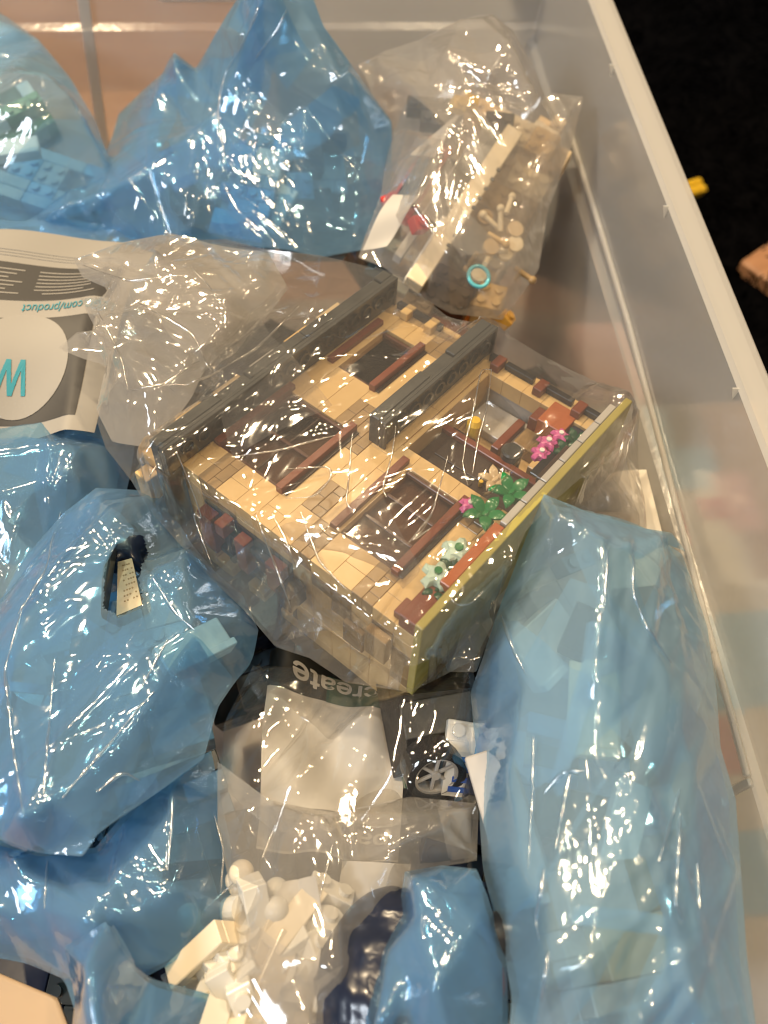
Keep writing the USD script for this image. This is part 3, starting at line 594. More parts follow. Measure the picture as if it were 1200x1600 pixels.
# navy, grey and dark models that show as shapes through the blue film
module('brick_model', 'green and white brick model in the bag at the top left corner', 'brick model', 8, 165, .185, 5, 4, 3, ('green', 'white', 'lime', 'dark_green'), (20, -10, 30), 1)
module('brick_model', 'sand blue brick model low in the bag at the top left', 'brick model', 60, 285, .160, 9, 6, 3, ('sand_blue', 'azure', 'navy', 'sand_blue'), (10, 8, -20), 2, None, False)
module('brick_model', 'pale blue panel model in the blue bag before the rear wall', 'brick model', 385, 300, .170, 4, 9, 3, ('sand_blue', 'white', 'azure'), (25, 0, -18), 3, None, False)
module('brick_model', 'dark blue model in the blue bag right of the pale panel model', 'brick model', 500, 290, .165, 5, 8, 4, ('navy', 'sand_blue', 'dark_grey'), (30, 10, 10), 4, None, False)
module('brick_model', 'blue grey model in the left half of the rear blue bag', 'brick model', 255, 290, .150, 7, 6, 3, ('sand_blue', 'dark_grey', 'azure'), (12, -8, 25), 5, None, False)
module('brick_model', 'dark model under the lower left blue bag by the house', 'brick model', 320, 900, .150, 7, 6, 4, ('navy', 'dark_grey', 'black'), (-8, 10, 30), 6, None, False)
module('brick_model', 'grey model in the big left blue bag below the yellow dotted tile', 'brick model', 190, 1040, .168, 7, 9, 3, ('light_grey', 'sand_blue', 'dark_grey', 'sand_blue'), (5, 5, 15), 7, None, False)
module('brick_model', 'dark grey model at the left photo edge in the big left blue bag', 'brick model', 55, 1180, .165, 7, 8, 3, ('dark_grey', 'navy', 'sand_blue'), (-5, 0, -10), 8, None, False)
module('brick_model', 'blue grey model in the lower left bag beside the cream parts', 'brick model', 250, 1350, .150, 8, 8, 3, ('sand_blue', 'navy', 'dark_grey'), (8, 5, 20), 9, None, False)
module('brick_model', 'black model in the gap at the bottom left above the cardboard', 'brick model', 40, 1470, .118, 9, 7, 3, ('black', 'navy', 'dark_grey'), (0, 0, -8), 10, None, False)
module('brick_model', 'white and grey model near the top of the big right blue bag', 'brick model', 900, 960, .175, 6, 6, 3, ('white', 'light_grey', 'sand_blue', 'white'), (10, 15, 25), 11, None, False)
module('brick_model', 'sand blue model in the middle of the big right blue bag', 'brick model', 870, 1190, .185, 7, 8, 3, ('sand_blue', 'navy', 'azure', 'dark_grey'), (0, 10, -15), 12, None, False)
module('brick_model', 'olive and grey model low in the big right blue bag', 'brick model', 980, 1480, .205, 4, 6, 3, ('sand', 'light_grey', 'dark_tan'), (0, 15, 5), 13, None, False)
module('brick_model', 'pale blue tall model at the right end of the right blue bag', 'brick model', 1050, 1400, .175, 4, 9, 3, ('sand_blue', 'white', 'azure'), (0, 10, 8), 14, None, False)
def loose(label, px, py, z, size, rot, mat):
    t = thing('toy_panel_piece', label, 'toy part', euler(at(px, py, z), *rot)); a_, b_, h_ = size; obj('panel', cbox((-a_ / 2, -b_ / 2, 0), (a_ / 2, b_ / 2, h_), .0006), mat, t); obj('edge_rib', cbox((-a_ / 2, -b_ / 2, h_ + .0001), (a_ / 2, -b_ / 2 + .003, h_ + .003), .0004), mat, t)
loose('white panel tilted in the top half of the big right blue bag', 845, 1010, .192, (.030, .022, .006), (25, 10, 40), 'white')
loose('beige panel below the gathered middle of the big right blue bag', 930, 1110, .196, (.018, .034, .006), (10, -20, -15), 'cream')
loose('black wedge beside the white panel in the big right blue bag', 905, 985, .198, (.010, .020, .008), (30, 0, -30), 'black')
loose('light grey panel along the left edge of the big right blue bag', 800, 1290, .190, (.016, .05, .006), (5, -25, 8), 'light_grey')
loose('white strip lying low in the big right blue bag', 960, 1330, .198, (.012, .045, .005), (8, 10, -24), 'white')
loose('dark grey bar at the left in the big left blue bag', 150, 950, .182, (.010, .05, .008), (5, 0, -4), 'dark_grey')
loose('white panel at the right side of the big left blue bag', 300, 1020, .180, (.028, .014, .006), (10, 20, 35), 'white')
loose('black bar low in the big left blue bag', 120, 1160, .188, (.012, .045, .006), (0, 10, -10), 'black')
loose('white panel in the middle of the rear blue bag', 430, 330, .158, (.016, .03, .005), (25, 10, -30), 'white')
loose('black block at the right end of the rear blue bag', 495, 345, .148, (.02, .03, .01), (20, 0, 5), 'black')
loose('pale panel in the blue bag at the top left under the green parts', 20, 240, .188, (.03, .012, .005), (20, 0, 10), 'white')
# under everything: dark bundles that fill the lower half of the box
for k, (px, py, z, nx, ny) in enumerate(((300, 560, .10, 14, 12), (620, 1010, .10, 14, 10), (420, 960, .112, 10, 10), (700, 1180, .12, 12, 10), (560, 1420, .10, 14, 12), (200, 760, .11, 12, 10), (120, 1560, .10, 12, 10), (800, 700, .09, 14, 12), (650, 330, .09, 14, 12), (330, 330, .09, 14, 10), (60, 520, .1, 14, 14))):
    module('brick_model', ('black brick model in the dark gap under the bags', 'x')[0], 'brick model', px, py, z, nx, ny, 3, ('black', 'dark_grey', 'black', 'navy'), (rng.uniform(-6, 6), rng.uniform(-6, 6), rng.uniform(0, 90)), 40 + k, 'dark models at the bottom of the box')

# upper right bag: long panels lying side by side, car, clump of tan parts, ring
def beam(t, name, p, q, w, h, mat, up=(.15, -.35, 1.)):
    """flat bar between two (px, py, z) points, w wide and h thick"""
    p, q = at(*p), at(*q); d = q - p; L = np.linalg.norm(d); d /= L; n_ = np.array(up) - d * (np.array(up) @ d); n_ /= np.linalg.norm(n_); s_ = np.cross(n_, d)
    m = cbox((0, -w / 2, -h), (L, w / 2, 0), .0004); m.apply_transform(frame(p, d, s_, n_)); return obj(name, m, mat, t)
module('brick_model', 'tan and cream model under the panels of the upper right bag', 'brick model', 730, 320, .170, 9, 15, 2, ('sand', 'cream', 'tan', 'dark_tan', 'dark_grey'), (26, 6, -34), 28)
t = thing('wall_panel', 'long cream panel model with a dark glazed strip in the upper right bag', 'toy model')
beam(t, 'panel', (648, 440, .187), (806, 200, .207), .0095, .008, 'cream'); beam(t, 'glazing', (676, 345, .191), (772, 200, .2065), .012, .006, 'dark_grey'); beam(t, 'ledge', (622, 400, .184), (740, 226, .2025), .0045, .007, 'white'); beam(t, 'ledge', (640, 440, .184), (700, 340, .194), .006, .006, 'white')
for k in range(9):
    f_ = k / 8.; beam(t, 'window_slot', (700 + 78 * f_, 385 - 118 * f_, .1945 + .0095 * f_), (703 + 78 * f_, 380 - 118 * f_, .1950 + .0095 * f_), .0022, .001, 'black')
t = thing('toy_car', 'black and red toy car beside the white paper in the upper right bag', 'toy car')
beam(t, 'chassis', (622, 332, .193), (690, 222, .206), .014, .008, 'red'); beam(t, 'bonnet', (634, 312, .200), (682, 232, .209), .0105, .004, 'navy'); beam(t, 'roof', (648, 293, .2035), (670, 255, .208), .007, .003, 'black'); beam(t, 'bumper', (597, 314, .19), (622, 302, .192), .005, .005, 'red')
for q_, z_ in (((648, 312), .190), ((690, 250), .199)): obj('wheel', cyl(at(*q_, z_), at(q_[0] + 8, q_[1] + 5, z_ - .001), .0042, 18), 'black', t)
module('brick_model', 'dark grey studded plate at the head of the upper right bag', 'brick model', 735, 190, .203, 6, 2, 1, ('dark_grey', 'black', 'dark_grey'), (25, 0, -12), 22)
module('brick_model', 'black and white chequered plates left of the yellow piece, upper right bag', 'brick model', 668, 182, .203, 5, 3, 1, ('black', 'white', 'dark_grey', 'white'), (25, 0, -8), 23)
module('brick_model', 'sand coloured long model on the right side of the upper right bag', 'brick model', 812, 270, .178, 2, 10, 2, ('sand', 'cream', 'tan'), (28, 14, -32), 24)
module('brick_model', 'orange and tan parts clump below the teal ring', 'brick model', 740, 466, .168, 4, 3, 2, ('orange', 'orange_brown', 'tan'), (10, 0, -20), 25)
module('brick_model', 'brown parts wedged between the cream panel and the teal ring', 'brick model', 690, 455, .172, 4, 4, 2, ('dark_tan', 'orange_brown', 'dark_brown'), (10, 5, -30), 26)
t = thing('toy_parts', 'tangle of small tan and cream arms and discs above the teal ring', 'toy model')
rt = random.Random(8)
for k in range(16):
    q_ = at(770 + rt.uniform(-42, 40), 385 + rt.uniform(-62, 50), .188 + rt.uniform(-.004, .008)); d_ = np.array([rt.uniform(-1, 1), rt.uniform(-1, 1), rt.uniform(-.4, .4)]); d_ /= np.linalg.norm(d_); m_ = rt.choice(('cream', 'tan', 'sand', 'dark_tan', 'cream', 'orange_brown'))
    if k % 3 == 0: obj('disc', cyl(q_, q_ + np.array([.1, -.4, .9]) * .003, .0042, 20), m_, t)
    else: obj('arm', cat([cyl(q_, q_ + d_ * .011, .0014, 10), trimesh.creation.icosphere(1, .0022).apply_translation(q_ + d_ * .011)]), m_, t)
p = at(748, 432, .193); t = thing('ring', 'teal ring lying on the orange parts in the upper right bag', 'ring', euler(p, 25, 10, 0)); obj('hoop', trimesh.creation.torus(.0053, .0010, 32, 10), 'teal', t, True)
for k, (px, py, z_, mt, lb_, sz) in enumerate(((712, 168, .208, 'yellow', 'small yellow pieces at the head of the upper right bag', 2), (648, 356, .200, 'red', 'red round stud on the white paper edge in the upper right bag', 1), (783, 505, .166, 'amber', 'amber corner piece poking out behind the house', 1))):
    t = thing('toy_brick', lb_, 'toy brick', euler(at(px, py, z_), 30, 20, 30 * k))
    for j in range(sz): m = brick(1, 1, .006); m.apply_translation((.007 * j, .003 * j, 0)); obj('brick', m, mt, t)

# paper sheets -------------------------------------------------------------------------------------------------
class Sheet:
    """a sheet of paper: corners TL TR BR BL as (px, py, z); bend(u, v) pushes it along its normal (metres)"""
    def __init__(s, c, bend): s.P = [np.array(at(*q)) for q in c]; s.bend = bend; n = np.cross(s.P[3] - s.P[0], s.P[1] - s.P[0]); s.n = n / np.linalg.norm(n); s.n = s.n if s.n[2] > 0 else -s.n
    def __call__(s, u, v, off=0.):
        u, v = np.asarray(u, float), np.asarray(v, float); a, b, c, d = s.P
        p = (1 - v)[..., None] * ((1 - u)[..., None] * a + u[..., None] * b) + v[..., None] * ((1 - u)[..., None] * d + u[..., None] * c)
        return p + (s.bend(u, v) + off)[..., None] * s.n
    def grid(s, u0, u1, v0, v1, off, nu=40, nv=40, th=.0002):
        u, v = np.meshgrid(np.linspace(u0, u1, nu), np.linspace(v0, v1, nv)); top = s(u, v, off).reshape(-1, 3); bot = s(u, v, off - th).reshape(-1, 3)
        q = np.arange(nu * nv).reshape(nv, nu); f = np.stack([q[:-1, :-1], q[1:, :-1], q[1:, 1:], q[:-1, 1:]], -1).reshape(-1, 4); N = nu * nv
        rim = np.concatenate([q[0], q[1:, -1], q[-1, -2::-1], q[-2:0:-1, 0]]); e = np.stack([rim, np.roll(rim, -1), np.roll(rim, -1) + N, rim + N], 1)
        return np.vstack([top, bot]), np.vstack([f, f[:, ::-1] + N, e])
    def mapped(s, m, off):
        m = m.copy(); u, v = m.vertices[:, 0], m.vertices[:, 1]; m.vertices = s(u, v, off + np.maximum(m.vertices[:, 2], 0)); return m
    def text(s, txt, u, v, hv, hu, flip=True, bold=False, thick=.00012, slant=0.):
        """lettering starting at (u, v); upside down when flip; hv = capital height and hu = horizontal scale in sheet units"""
        m = meshkit.text_mesh(txt, 1., 1., bold); x, y, z = m.vertices.T; x = x + slant * y; k = -1 if flip else 1
        m.vertices = np.stack([u + k * x * hu, v - k * y * hv, z * thick], 1); return s.mapped(m, .0003)

lf = thing('leaflet', 'white and grey printed leaflet with teal lettering, upside down, at left', 'leaflet')
SL = Sheet([(-120, 392, .192), (226, 354, .198), (143, 668, .190), (-190, 690, .190)], lambda u, v: .009 * np.sin(3.1 * v) + .006 * np.sin(u * 5 + v * 2) + .0022 * np.sin(8 * v + 5 * u) - .016 * np.maximum(0, u - .86) ** 1.2 * 6)
obj('sheet', SL.grid(0, 1, 0, 1, 0), 'leaflet_paper', lf, True)
obj('grey_block', SL.grid(0, .94, .19, .40, .0002, th=.0001), 'grey_print', lf, True)
obj('grey_block', SL.grid(0, .90, .50, .935, .0002, th=.0001), 'grey_print', lf, True)
a = np.linspace(0, 2 * np.pi, 48, endpoint=False); q = trimesh.creation.cylinder(1., .1, sections=48); q.vertices = np.stack([.585 + .23 * q.vertices[:, 0], .70 + .215 * q.vertices[:, 1], 0 * q.vertices[:, 2]], 1)
disc = trimesh.Trimesh(*trimesh.remesh.subdivide(*trimesh.remesh.subdivide(np.vstack([[[.585, .70, 0]], np.stack([.585 + .23 * np.cos(a), .70 + .215 * np.sin(a), 0 * a], 1)]), np.array([[0, 1 + i, 1 + (i + 1) % 48] for i in range(48)]))), process=False)
obj('white_circle', SL.mapped(disc, .0005), 'leaflet_paper', lf, True)
obj('lettering', SL.text('LEGO.com/product', .965, .425, .042, .033, True), 'teal_print', lf)
mm = SL.text('W', .655, .695, .13, .105, True, True, .00012, .18); mm.vertices += SL.n * .0004; obj('lettering', mm, 'teal_print', lf)
for k in range(4):
    mm = SL.text('our story in bricks online'[: 16 - k], .72 - .02 * k, .575 + .022 * k, .010, .0105, True, k == 3); mm.vertices += SL.n * .0004
for k in range(3):
    obj('printed_line', SL.grid(.36, .88 - .03 * k, .118 + .016 * k, .122 + .016 * k, .0002, 30, 2, .0001), 'mid_grey_print', lf)
for c0, c1 in ((.36, .52), (.58, .86)):
    for k in range(7): obj('printed_line', SL.grid(c0 + (.04 if k == 6 else 0), c1 - .03 * ((k * 7) % 3), .225 + .022 * k, .231 + .022 * k, .0004, 20, 2, .0001), 'leaflet_paper', lf)

lb = thing('paper_band', 'white paper bag label with dark green lettered bands, below the house', 'paper label')
SB = Sheet([(425, 1028, .150), (640, 1070, .158), (622, 1350, .168), (400, 1325, .166)], lambda u, v: .006 * np.exp(-((u - .22) / .22) ** 2) * (1 - .4 * v) + .0035 * np.sin(9.5 * u + 3.0 * v + .6) + .0025 * np.sin(6 * u - 9 * v) + .0016 * np.sin(15 * u + 7 * v) - .004 * np.exp(-((u - .55) / .18) ** 2) * (v < 2))
obj('sheet', SB.grid(0, 1, 0, 1, 0, 60, 60), 'white_paper', lb, True)
obj('dark_band', SB.grid(-.002, 1.002, -.002, .20, .0002, 60, 20, .0001), 'black_print', lb, True); obj('dark_band', SB.grid(.0, 1.0, .80, .99, .0002, 60, 20, .0001), 'mid_grey_print', lb, True)
obj('green_field', SB.grid(.42, 1.003, .04, .205, .0004, 50, 16, .0001), 'dark_green_print', lb, True)
obj('lettering', SB.text('create', .80, .055, .10, .15, True, True), 'white_paper', lb); obj('lettering', SB.text('paper', .93, .84, .085, .15, True, True), 'white_paper', lb)
wp = thing('paper_scrap', 'folded white instruction sheet among the cream parts, bottom centre', 'paper')
SW = Sheet([(440, 1385, .176), (500, 1372, .182), (508, 1575, .186), (420, 1560, .180)], lambda u, v: .006 * np.abs(u - .55) + .003 * np.sin(5 * v + 3 * u)); obj('sheet', SW.grid(0, 1, 0, 1, 0), 'white_paper', wp, True)
wq = thing('paper_scrap', 'small folded white paper at the left foot of the upper right bag', 'paper')
SQ = Sheet([(614, 304, .205), (655, 312, .206), (604, 378, .201), (566, 386, .199)], lambda u, v: .003 * np.sin(4 * v + u)); obj('sheet', SQ.grid(0, 1, 0, 1, 0, 16, 16), 'white_paper', wq, True)
t = thing('paper_scrap', 'white paper triangle on the chequered model in the upper right bag', 'paper'); SQ = Sheet([(712, 180, .214), (718, 184, .214), (680, 250, .208), (640, 242, .206)], lambda u, v: .002 * u); obj('sheet', SQ.grid(0, 1, 0, 1, 0, 10, 10), 'white_paper', t, True)
t = thing('paper_scrap', 'pale paper sheet standing against the right wall behind the blue bag', 'paper'); SQ = Sheet([(905, 760, .150), (1010, 735, .165), (1050, 900, .165), (930, 930, .150)], lambda u, v: .005 * np.sin(3 * u + 2 * v)); obj('sheet', SQ.grid(0, 1, 0, 1, 0, 24, 24), 'cream_paper', t, True)
t = thing('paper_scrap', 'white folded card seen through the film left of the navy parts', 'paper'); SQ = Sheet([(535, 1345, .170), (640, 1350, .176), (632, 1430, .176), (525, 1420, .168)], lambda u, v: .003 * np.sin(4 * u)); obj('sheet', SQ.grid(0, 1, 0, 1, 0, 24, 24), 'white_paper', t, True)
t = thing('cardboard_flap', 'tan cardboard flap in the bottom left corner', 'cardboard'); SQ = Sheet([(-60, 1495, .155), (95, 1560, .165), (140, 1680, .17), (-60, 1690, .16)], lambda u, v: .003 * np.sin(2 * u)); obj('flap', SQ.grid(0, 1, 0, 1, 0, 16, 16, .0015), 'card', t, True)
t = thing('dotted_tile', 'pale yellow dotted tile showing in the hole of the left blue bag', 'tile')
SD = Sheet([(184, 878, .183), (206, 872, .183), (222, 945, .186), (182, 962, .186)], lambda u, v: 0 * u); obj('tile', SD.grid(0, 1, 0, 1, 0, 6, 6, .002), 'sand', t)
for i in range(5):
    for j in range(8):
        if (i + j) % 5 != 4: q = SD(np.array(.35 + .13 * i), np.array(.1 + .1 * j)); obj('dot', cyl(q - SD.n * .0002, q + SD.n * .0002, .00036, 8), 'dark_tan', t)
t = thing('collar', 'navy blue rounded cover above the dotted tile in the left bag', 'toy part'); q = at(200, 858, .178); obj('shell', blob(q, .0095, 3, .8), 'navy', t, True)

# toy car with spoked wheel, blue and white part
car = thing('toy_car', 'black toy car with a spoked wheel beside the white paper label', 'toy car', euler(at(676, 1150, .172), 12, 4, 8))
obj('body', trimesh.convex.convex_hull(np.array([(x, y, z) for x, y, z in [(-.016, -.012, -.01), (.024, -.012, -.01), (.026, .02, -.01), (-.016, .024, -.01), (-.012, -.010, .004), (.02, -.010, .004), (.018, .014, .008), (-.010, .016, .008)]])), 'black', car)
obj('bonnet', cbox((-.012, .0, .0082), (.017, .013, .0100)), 'dark_grey', car); obj('bumper', cbox((-.014, -.0165, -.004), (.022, -.0122, .001)), 'dark_green', car)
wl = obj('wheel', None or ring((-.004, -.008, .004), (-.004, -.015, .011), .0112, .0082, 28), 'black', car)
w0, w1 = np.array((-.004, -.0105, .0065)), np.array((-.004, -.0145, .0105)); ax = (w1 - w0) / np.linalg.norm(w1 - w0); ux = np.array([1, 0, 0.]); uy = np.cross(ax, ux)
obj('rim', ring(w0, w1, .0082, .0072, 28), 'light_grey', car); obj('hub', cyl(w0, w1, .0017, 16), 'light_grey', car); obj('wheel_back', cyl(w0 - ax * .001, w0, .0081, 24), 'black', car)
for k in range(6):
    a = k * math.pi / 3 + .3; d_ = ux * math.cos(a) + uy * math.sin(a); s_ = np.cross(ax, d_)
    m = cbox((0, -.0006, 0), (.0075, .0006, .0012), .0002); m.apply_transform(frame(w1 - ax * .0022, d_, s_, ax)); obj('spoke', m, 'light_grey', car)
bw = thing('slope_brick', 'white slope piece with blue printed stripes beside the toy car', 'toy part', euler(at(745, 1190, .176), 18, 8, -8))
obj('slope', trimesh.convex.convex_hull(np.array([(-.012, -.013, -.012), (.02, -.013, -.012), (.02, .012, -.012), (-.012, .012, -.012), (-.012, -.013, -.001), (.02, -.013, -.001), (.02, .003, .004), (-.012, .003, .004), (-.012, .012, .004), (.02, .012, .004)])), 'white', bw)
for k in range(4):
    m = cbox((-.010 + .001 * k, -.0115 + .0036 * k, 0), (.019, -.0095 + .0036 * k, .0004), .0001); m.vertices[:, 2] += .0002 + np.interp(m.vertices[:, 1], (-.013, .003), (-.001, .004)); obj('blue_stripe', m, 'blue', bw)
obj('clip', brick(2, 1, .0032), 'white', thing('toy_brick', 'white clip brick above the blue striped slope', 'toy brick', euler(at(728, 1146, .180), 10, 10, -10)))

# cream parts at the bottom
rc = random.Random(12)
for k in range(60):
    f_ = rc.random(); px = 300 + 215 * rc.random() + 25 * f_; py = 1400 + 200 * rc.random() + (60 if px < 350 else 0)
    t = thing('toy_part', 'small whitish loose part in the clear bag at the bottom', 'toy part', euler(at(px, py, .170 + .008 * rc.random()), rc.uniform(-50, 50), rc.uniform(-50, 50), rc.uniform(0, 180)), 'whitish parts in the bottom clear bag')
    kd = k % 4; mt = rc.choice(('shell_white', 'shell_cream', 'shell_white'))
    if kd == 0: obj('part', cat([cyl((0, 0, 0), (0, 0, .008), .0052, 20), cyl((0, 0, .008), (0, 0, .0097), .0024, 12)]), mt, t)
    elif kd == 1: obj('part', cat([cbox((-.012, -.004, .0), (-.006, .004, .007)), cbox((.006, -.004, 0), (.012, .004, .007)), cbox((-.012, -.004, .0071), (.012, .004, .0105))]), mt, t)
    elif kd == 2: obj('part', cat([cyl((-.010, 0, 0), (.010, 0, 0), .0021, 12), trimesh.creation.icosphere(2, .0042).apply_translation((.011, 0, 0)), cyl((-.010, -.005, 0), (-.010, .005, 0), .0018, 10)]), mt, t)
    else: obj('part', brick(rc.choice((1, 2, 3)), 1, rc.choice((.0032, B))), mt, t)
# navy parts in the bottom blue bag
nv = thing('toy_helmet', 'navy rounded shell part in the blue bag at the bottom', 'toy part'); q = at(625, 1590, .185); m = trimesh.creation.icosphere(4, 1.); m.vertices = m.vertices * (1 + .12 * (meshkit.noise(m.vertices * 2.2, 5)[:, None] - .5)) * [.027, .036, .018] + q; m.vertices[:, 2] += .0007 * np.sign(np.sin(m.vertices[:, 1] * 420 + m.vertices[:, 0] * 160)); obj('shell', m, 'navy', nv, True)
module('brick_model', 'black and navy model beside the red cap at the bottom', 'brick model', 735, 1500, .175, 6, 8, 3, ('navy', 'black', 'dark_grey', 'navy'), (10, 5, -20), 31)
q = at(752, 1530, .196); t = thing('red_cap', 'translucent red round cap in the blue bag at the bottom', 'toy part'); obj('cap', cat([cyl(q - [0, 0, .006], q, .0078, 24), cyl(q, q + [0, 0, .003], .0078, 24, .005)]), 'red', t)
t = thing('toy_canopy', 'black curved canopy part above the red cap', 'toy part'); q = at(760, 1468, .196); m = trimesh.creation.icosphere(3, 1.); m.vertices = m.vertices * [.016, .008, .006] + q; obj('shell', m, 'black', t, True)
# ------------------------------------------------------------------ the bags
def house_floor(P):
    L = (P - HO) @ HA.T; s, t, n = L.T
    need = np.full(len(P), -1.)
    ins = (s > -.004) & (s < .136) & (t > -.005) & (t < .128); need[ins] = .0075
    need[(s > -.010) & (s < .134) & (t > .108) & (t < .1245)] = .0168
    need[(s > .054) & (s < .134) & (t > .057) & (t < .0715)] = .0168
    need[(s > -.006) & (s < .136) & (t > -.006) & (t < .014)] = .0152
    d = np.maximum(need - n, 0) * (need > -.5)
    return P + d[:, None] * HA[2]
def HP(s, t, n):
    """a point over the house as (px, py, z)"""
    P = HO + np.array([s * S, t * B, n * 1e-3]) @ HA; c = R.T @ (P - CAM); return (600 - FPX * c[0] / c[2], 800 + FPX * c[1] / c[2], P[2])

bag('plastic_bag', 'translucent blue bag in the top left corner over green parts', 'pale_blue_film',
    [(-90, 15, .19), (0, 20, .19), (60, 62, .19), (112, 125, .185), (150, 190, .18), (180, 268, .17), (176, 312, .165), (100, 335, .16), (40, 350, .16), (-90, 380, .16)], bulge=.022, flaps=9, jit=.2, big=.019, lo=.3, pr=.0007, pleats=[[(90,120),(130,185),(165,245)]], seed=2, excess=.10,
    ridges=[[(-30, 112, .215), (70, 112, .215), (110, 150, .21), (160, 245, .185)]], group=None)
bag('plastic_bag', 'large crumpled blue bag standing up against the rear wall', 'blue_film',
    [(186, 178, .17), (226, 138, .185), (272, 82, .215), (306, 108, .205), (345, 40, .235), (400, -45, .255), (455, -45, .255), (505, 40, .24), (545, 95, .225), (580, 145, .21), (612, 190, .20), (612, 290, .18), (592, 385, .165), (500, 402, .165), (400, 385, .17), (230, 378, .17), (60, 352, .165), (20, 356, .165), (160, 270, .165)],
    ridges=[[(415, -20, .262), (372, 105, .225), (335, 180, .205)], [(335, 180, .205), (200, 280, .195), (60, 340, .178)], [(335, 180, .205), (352, 260, .198), (300, 360, .182)], [(545, 110, .232), (440, 190, .205)], [(272, 90, .217), (285, 190, .195)]],
    cinch=[(340, 190, .2, .05, .5)], bulge=.016, flaps=9, jit=.2, big=.019, lo=.3, pr=.0007, pleats=[[(410,0),(385,60),(350,120)],[(450,20),(425,55),(400,90)],[(350,120),(340,180),(350,240)]], folds=[[(318,200),(352,130),(395,30),(420,-15),(452,-10),(408,105),(375,195),(352,262),(312,250)],[(205,285),(318,205),(345,240),(220,310),(90,348),(70,340)],[(440,190),(520,130),(560,150),(470,240),(430,250)]], seed=3, excess=.12)
bag('plastic_bag', 'flat blue bag under the leaflet at the left photo edge', 'blue_film',
    [(-90, 330, .165), (60, 345, .17), (235, 350, .17), (250, 420, .165), (215, 520, .16), (200, 640, .16), (210, 700, .16), (190, 800, .165), (110, 880, .162), (40, 960, .16), (-90, 980, .16)], ridges=[[(-40, 705, .19), (90, 690, .19), (180, 700, .178)], [(0, 770, .186), (130, 735, .186)]], bulge=.008, flaps=9, jit=.2, big=.019, seed=4, excess=.10)
bag('plastic_bag', 'big glossy blue bag with a torn hole at the left, beside the house', 'blue_film',
    [(150, 762, .19), (250, 768, .19), (300, 850, .185), (380, 930, .18), (404, 985, .18), (394, 1030, .175), (340, 1105, .190), (318, 1185, .193), (250, 1235, .198), (150, 1305, .207), (130, 1338, .205), (60, 1332, .203), (0, 1312, .20), (-90, 1290, .20), (-90, 960, .17), (0, 940, .17), (30, 880, .175), (100, 800, .185)],
    ridges=[[(-40, 1290, .216), (60, 1270, .217), (130, 1215, .215), (220, 1120, .211), (300, 995, .208)], [(170, 800, .205), (100, 860, .205), (20, 985, .205), (12, 1100, .207), (40, 1265, .216)], [(215, 905, .208), (140, 1010, .21), (90, 1100, .21), (70, 1255, .218)], [(290, 860, .20), (300, 990, .21), (390, 965, .19)], [(160, 1025, .214), (260, 1010, .212)]],
    cinch=[(40, 1290, .215, .06, .5), (300, 995, .21, .03, .3)], bulge=.014, flaps=9, jit=.2, big=.019, lo=.3, pr=.0006, hole=[(166,872),(184,846),(224,836),(232,868),(217,905),(224,945),(185,963),(162,950)], pleats=[[(38,945),(8,1046),(20,1160),(38,1275)],[(86,1031),(78,1130),(68,1245)],[(240,1080),(170,1165),(98,1245)],[(95,800),(75,890),(30,960)],[(240,905),(275,960),(305,985)],[(150,1235),(190,1205),(215,1215)],[(262,1000),(235,1050),(215,1085)]], folds=[[(0,1288),(60,1268),(150,1185),(230,1090),(300,990),(318,1005),(225,1130),(140,1255),(60,1325),(0,1305)],[(90,810),(150,770),(180,780),(110,850),(45,930),(30,950)]], seed=5, excess=.10)
bag('plastic_bag', 'blue bag with a straight right edge below the big left bag', 'blue_film',
    [(228, 1232, .175), (330, 1172, .175), (345, 1250, .175), (362, 1400, .175), (332, 1468, .178), (262, 1508, .18), (212, 1535, .18), (120, 1590, .175), (100, 1530, .172), (40, 1505, .168), (-90, 1490, .166), (-90, 1290, .175), (60, 1330, .18), (150, 1325, .18)],
    ridges=[[(205, 1535, .19), (120, 1455, .195), (160, 1400, .198), (230, 1300, .19)], [(20, 1340, .19), (60, 1420, .188), (110, 1470, .19)], [(268, 1245, .192), (262, 1360, .195), (285, 1395, .192)]], bulge=.010, flaps=9, jit=.2, big=.019, lo=.3, pr=.0005, pleats=[[(270,1245),(268,1300),(262,1360)],[(75,1345),(70,1420)],[(220,1530),(160,1560)]], folds=[[(110,1475),(160,1405),(225,1310),(240,1320),(180,1420),(130,1490)]], seed=6, excess=.09)
bag('plastic_bag', 'twisted blue bag tail reaching the bottom edge at the left', 'blue_film',
    [(100, 1480, .19), (165, 1440, .20), (190, 1490, .20), (235, 1530, .19), (330, 1555, .185), (395, 1590, .18), (410, 1720, .18), (100, 1720, .185), (118, 1560, .185)], ridges=[[(125, 1480, .21), (140, 1560, .214), (170, 1700, .21)], [(170, 1450, .212), (205, 1540, .212), (250, 1690, .206)]], bulge=.012, flaps=9, jit=.2, big=.019, folds=[[(118,1485),(165,1448),(195,1500),(245,1680),(160,1700),(135,1560)]], seed=7, excess=.07)
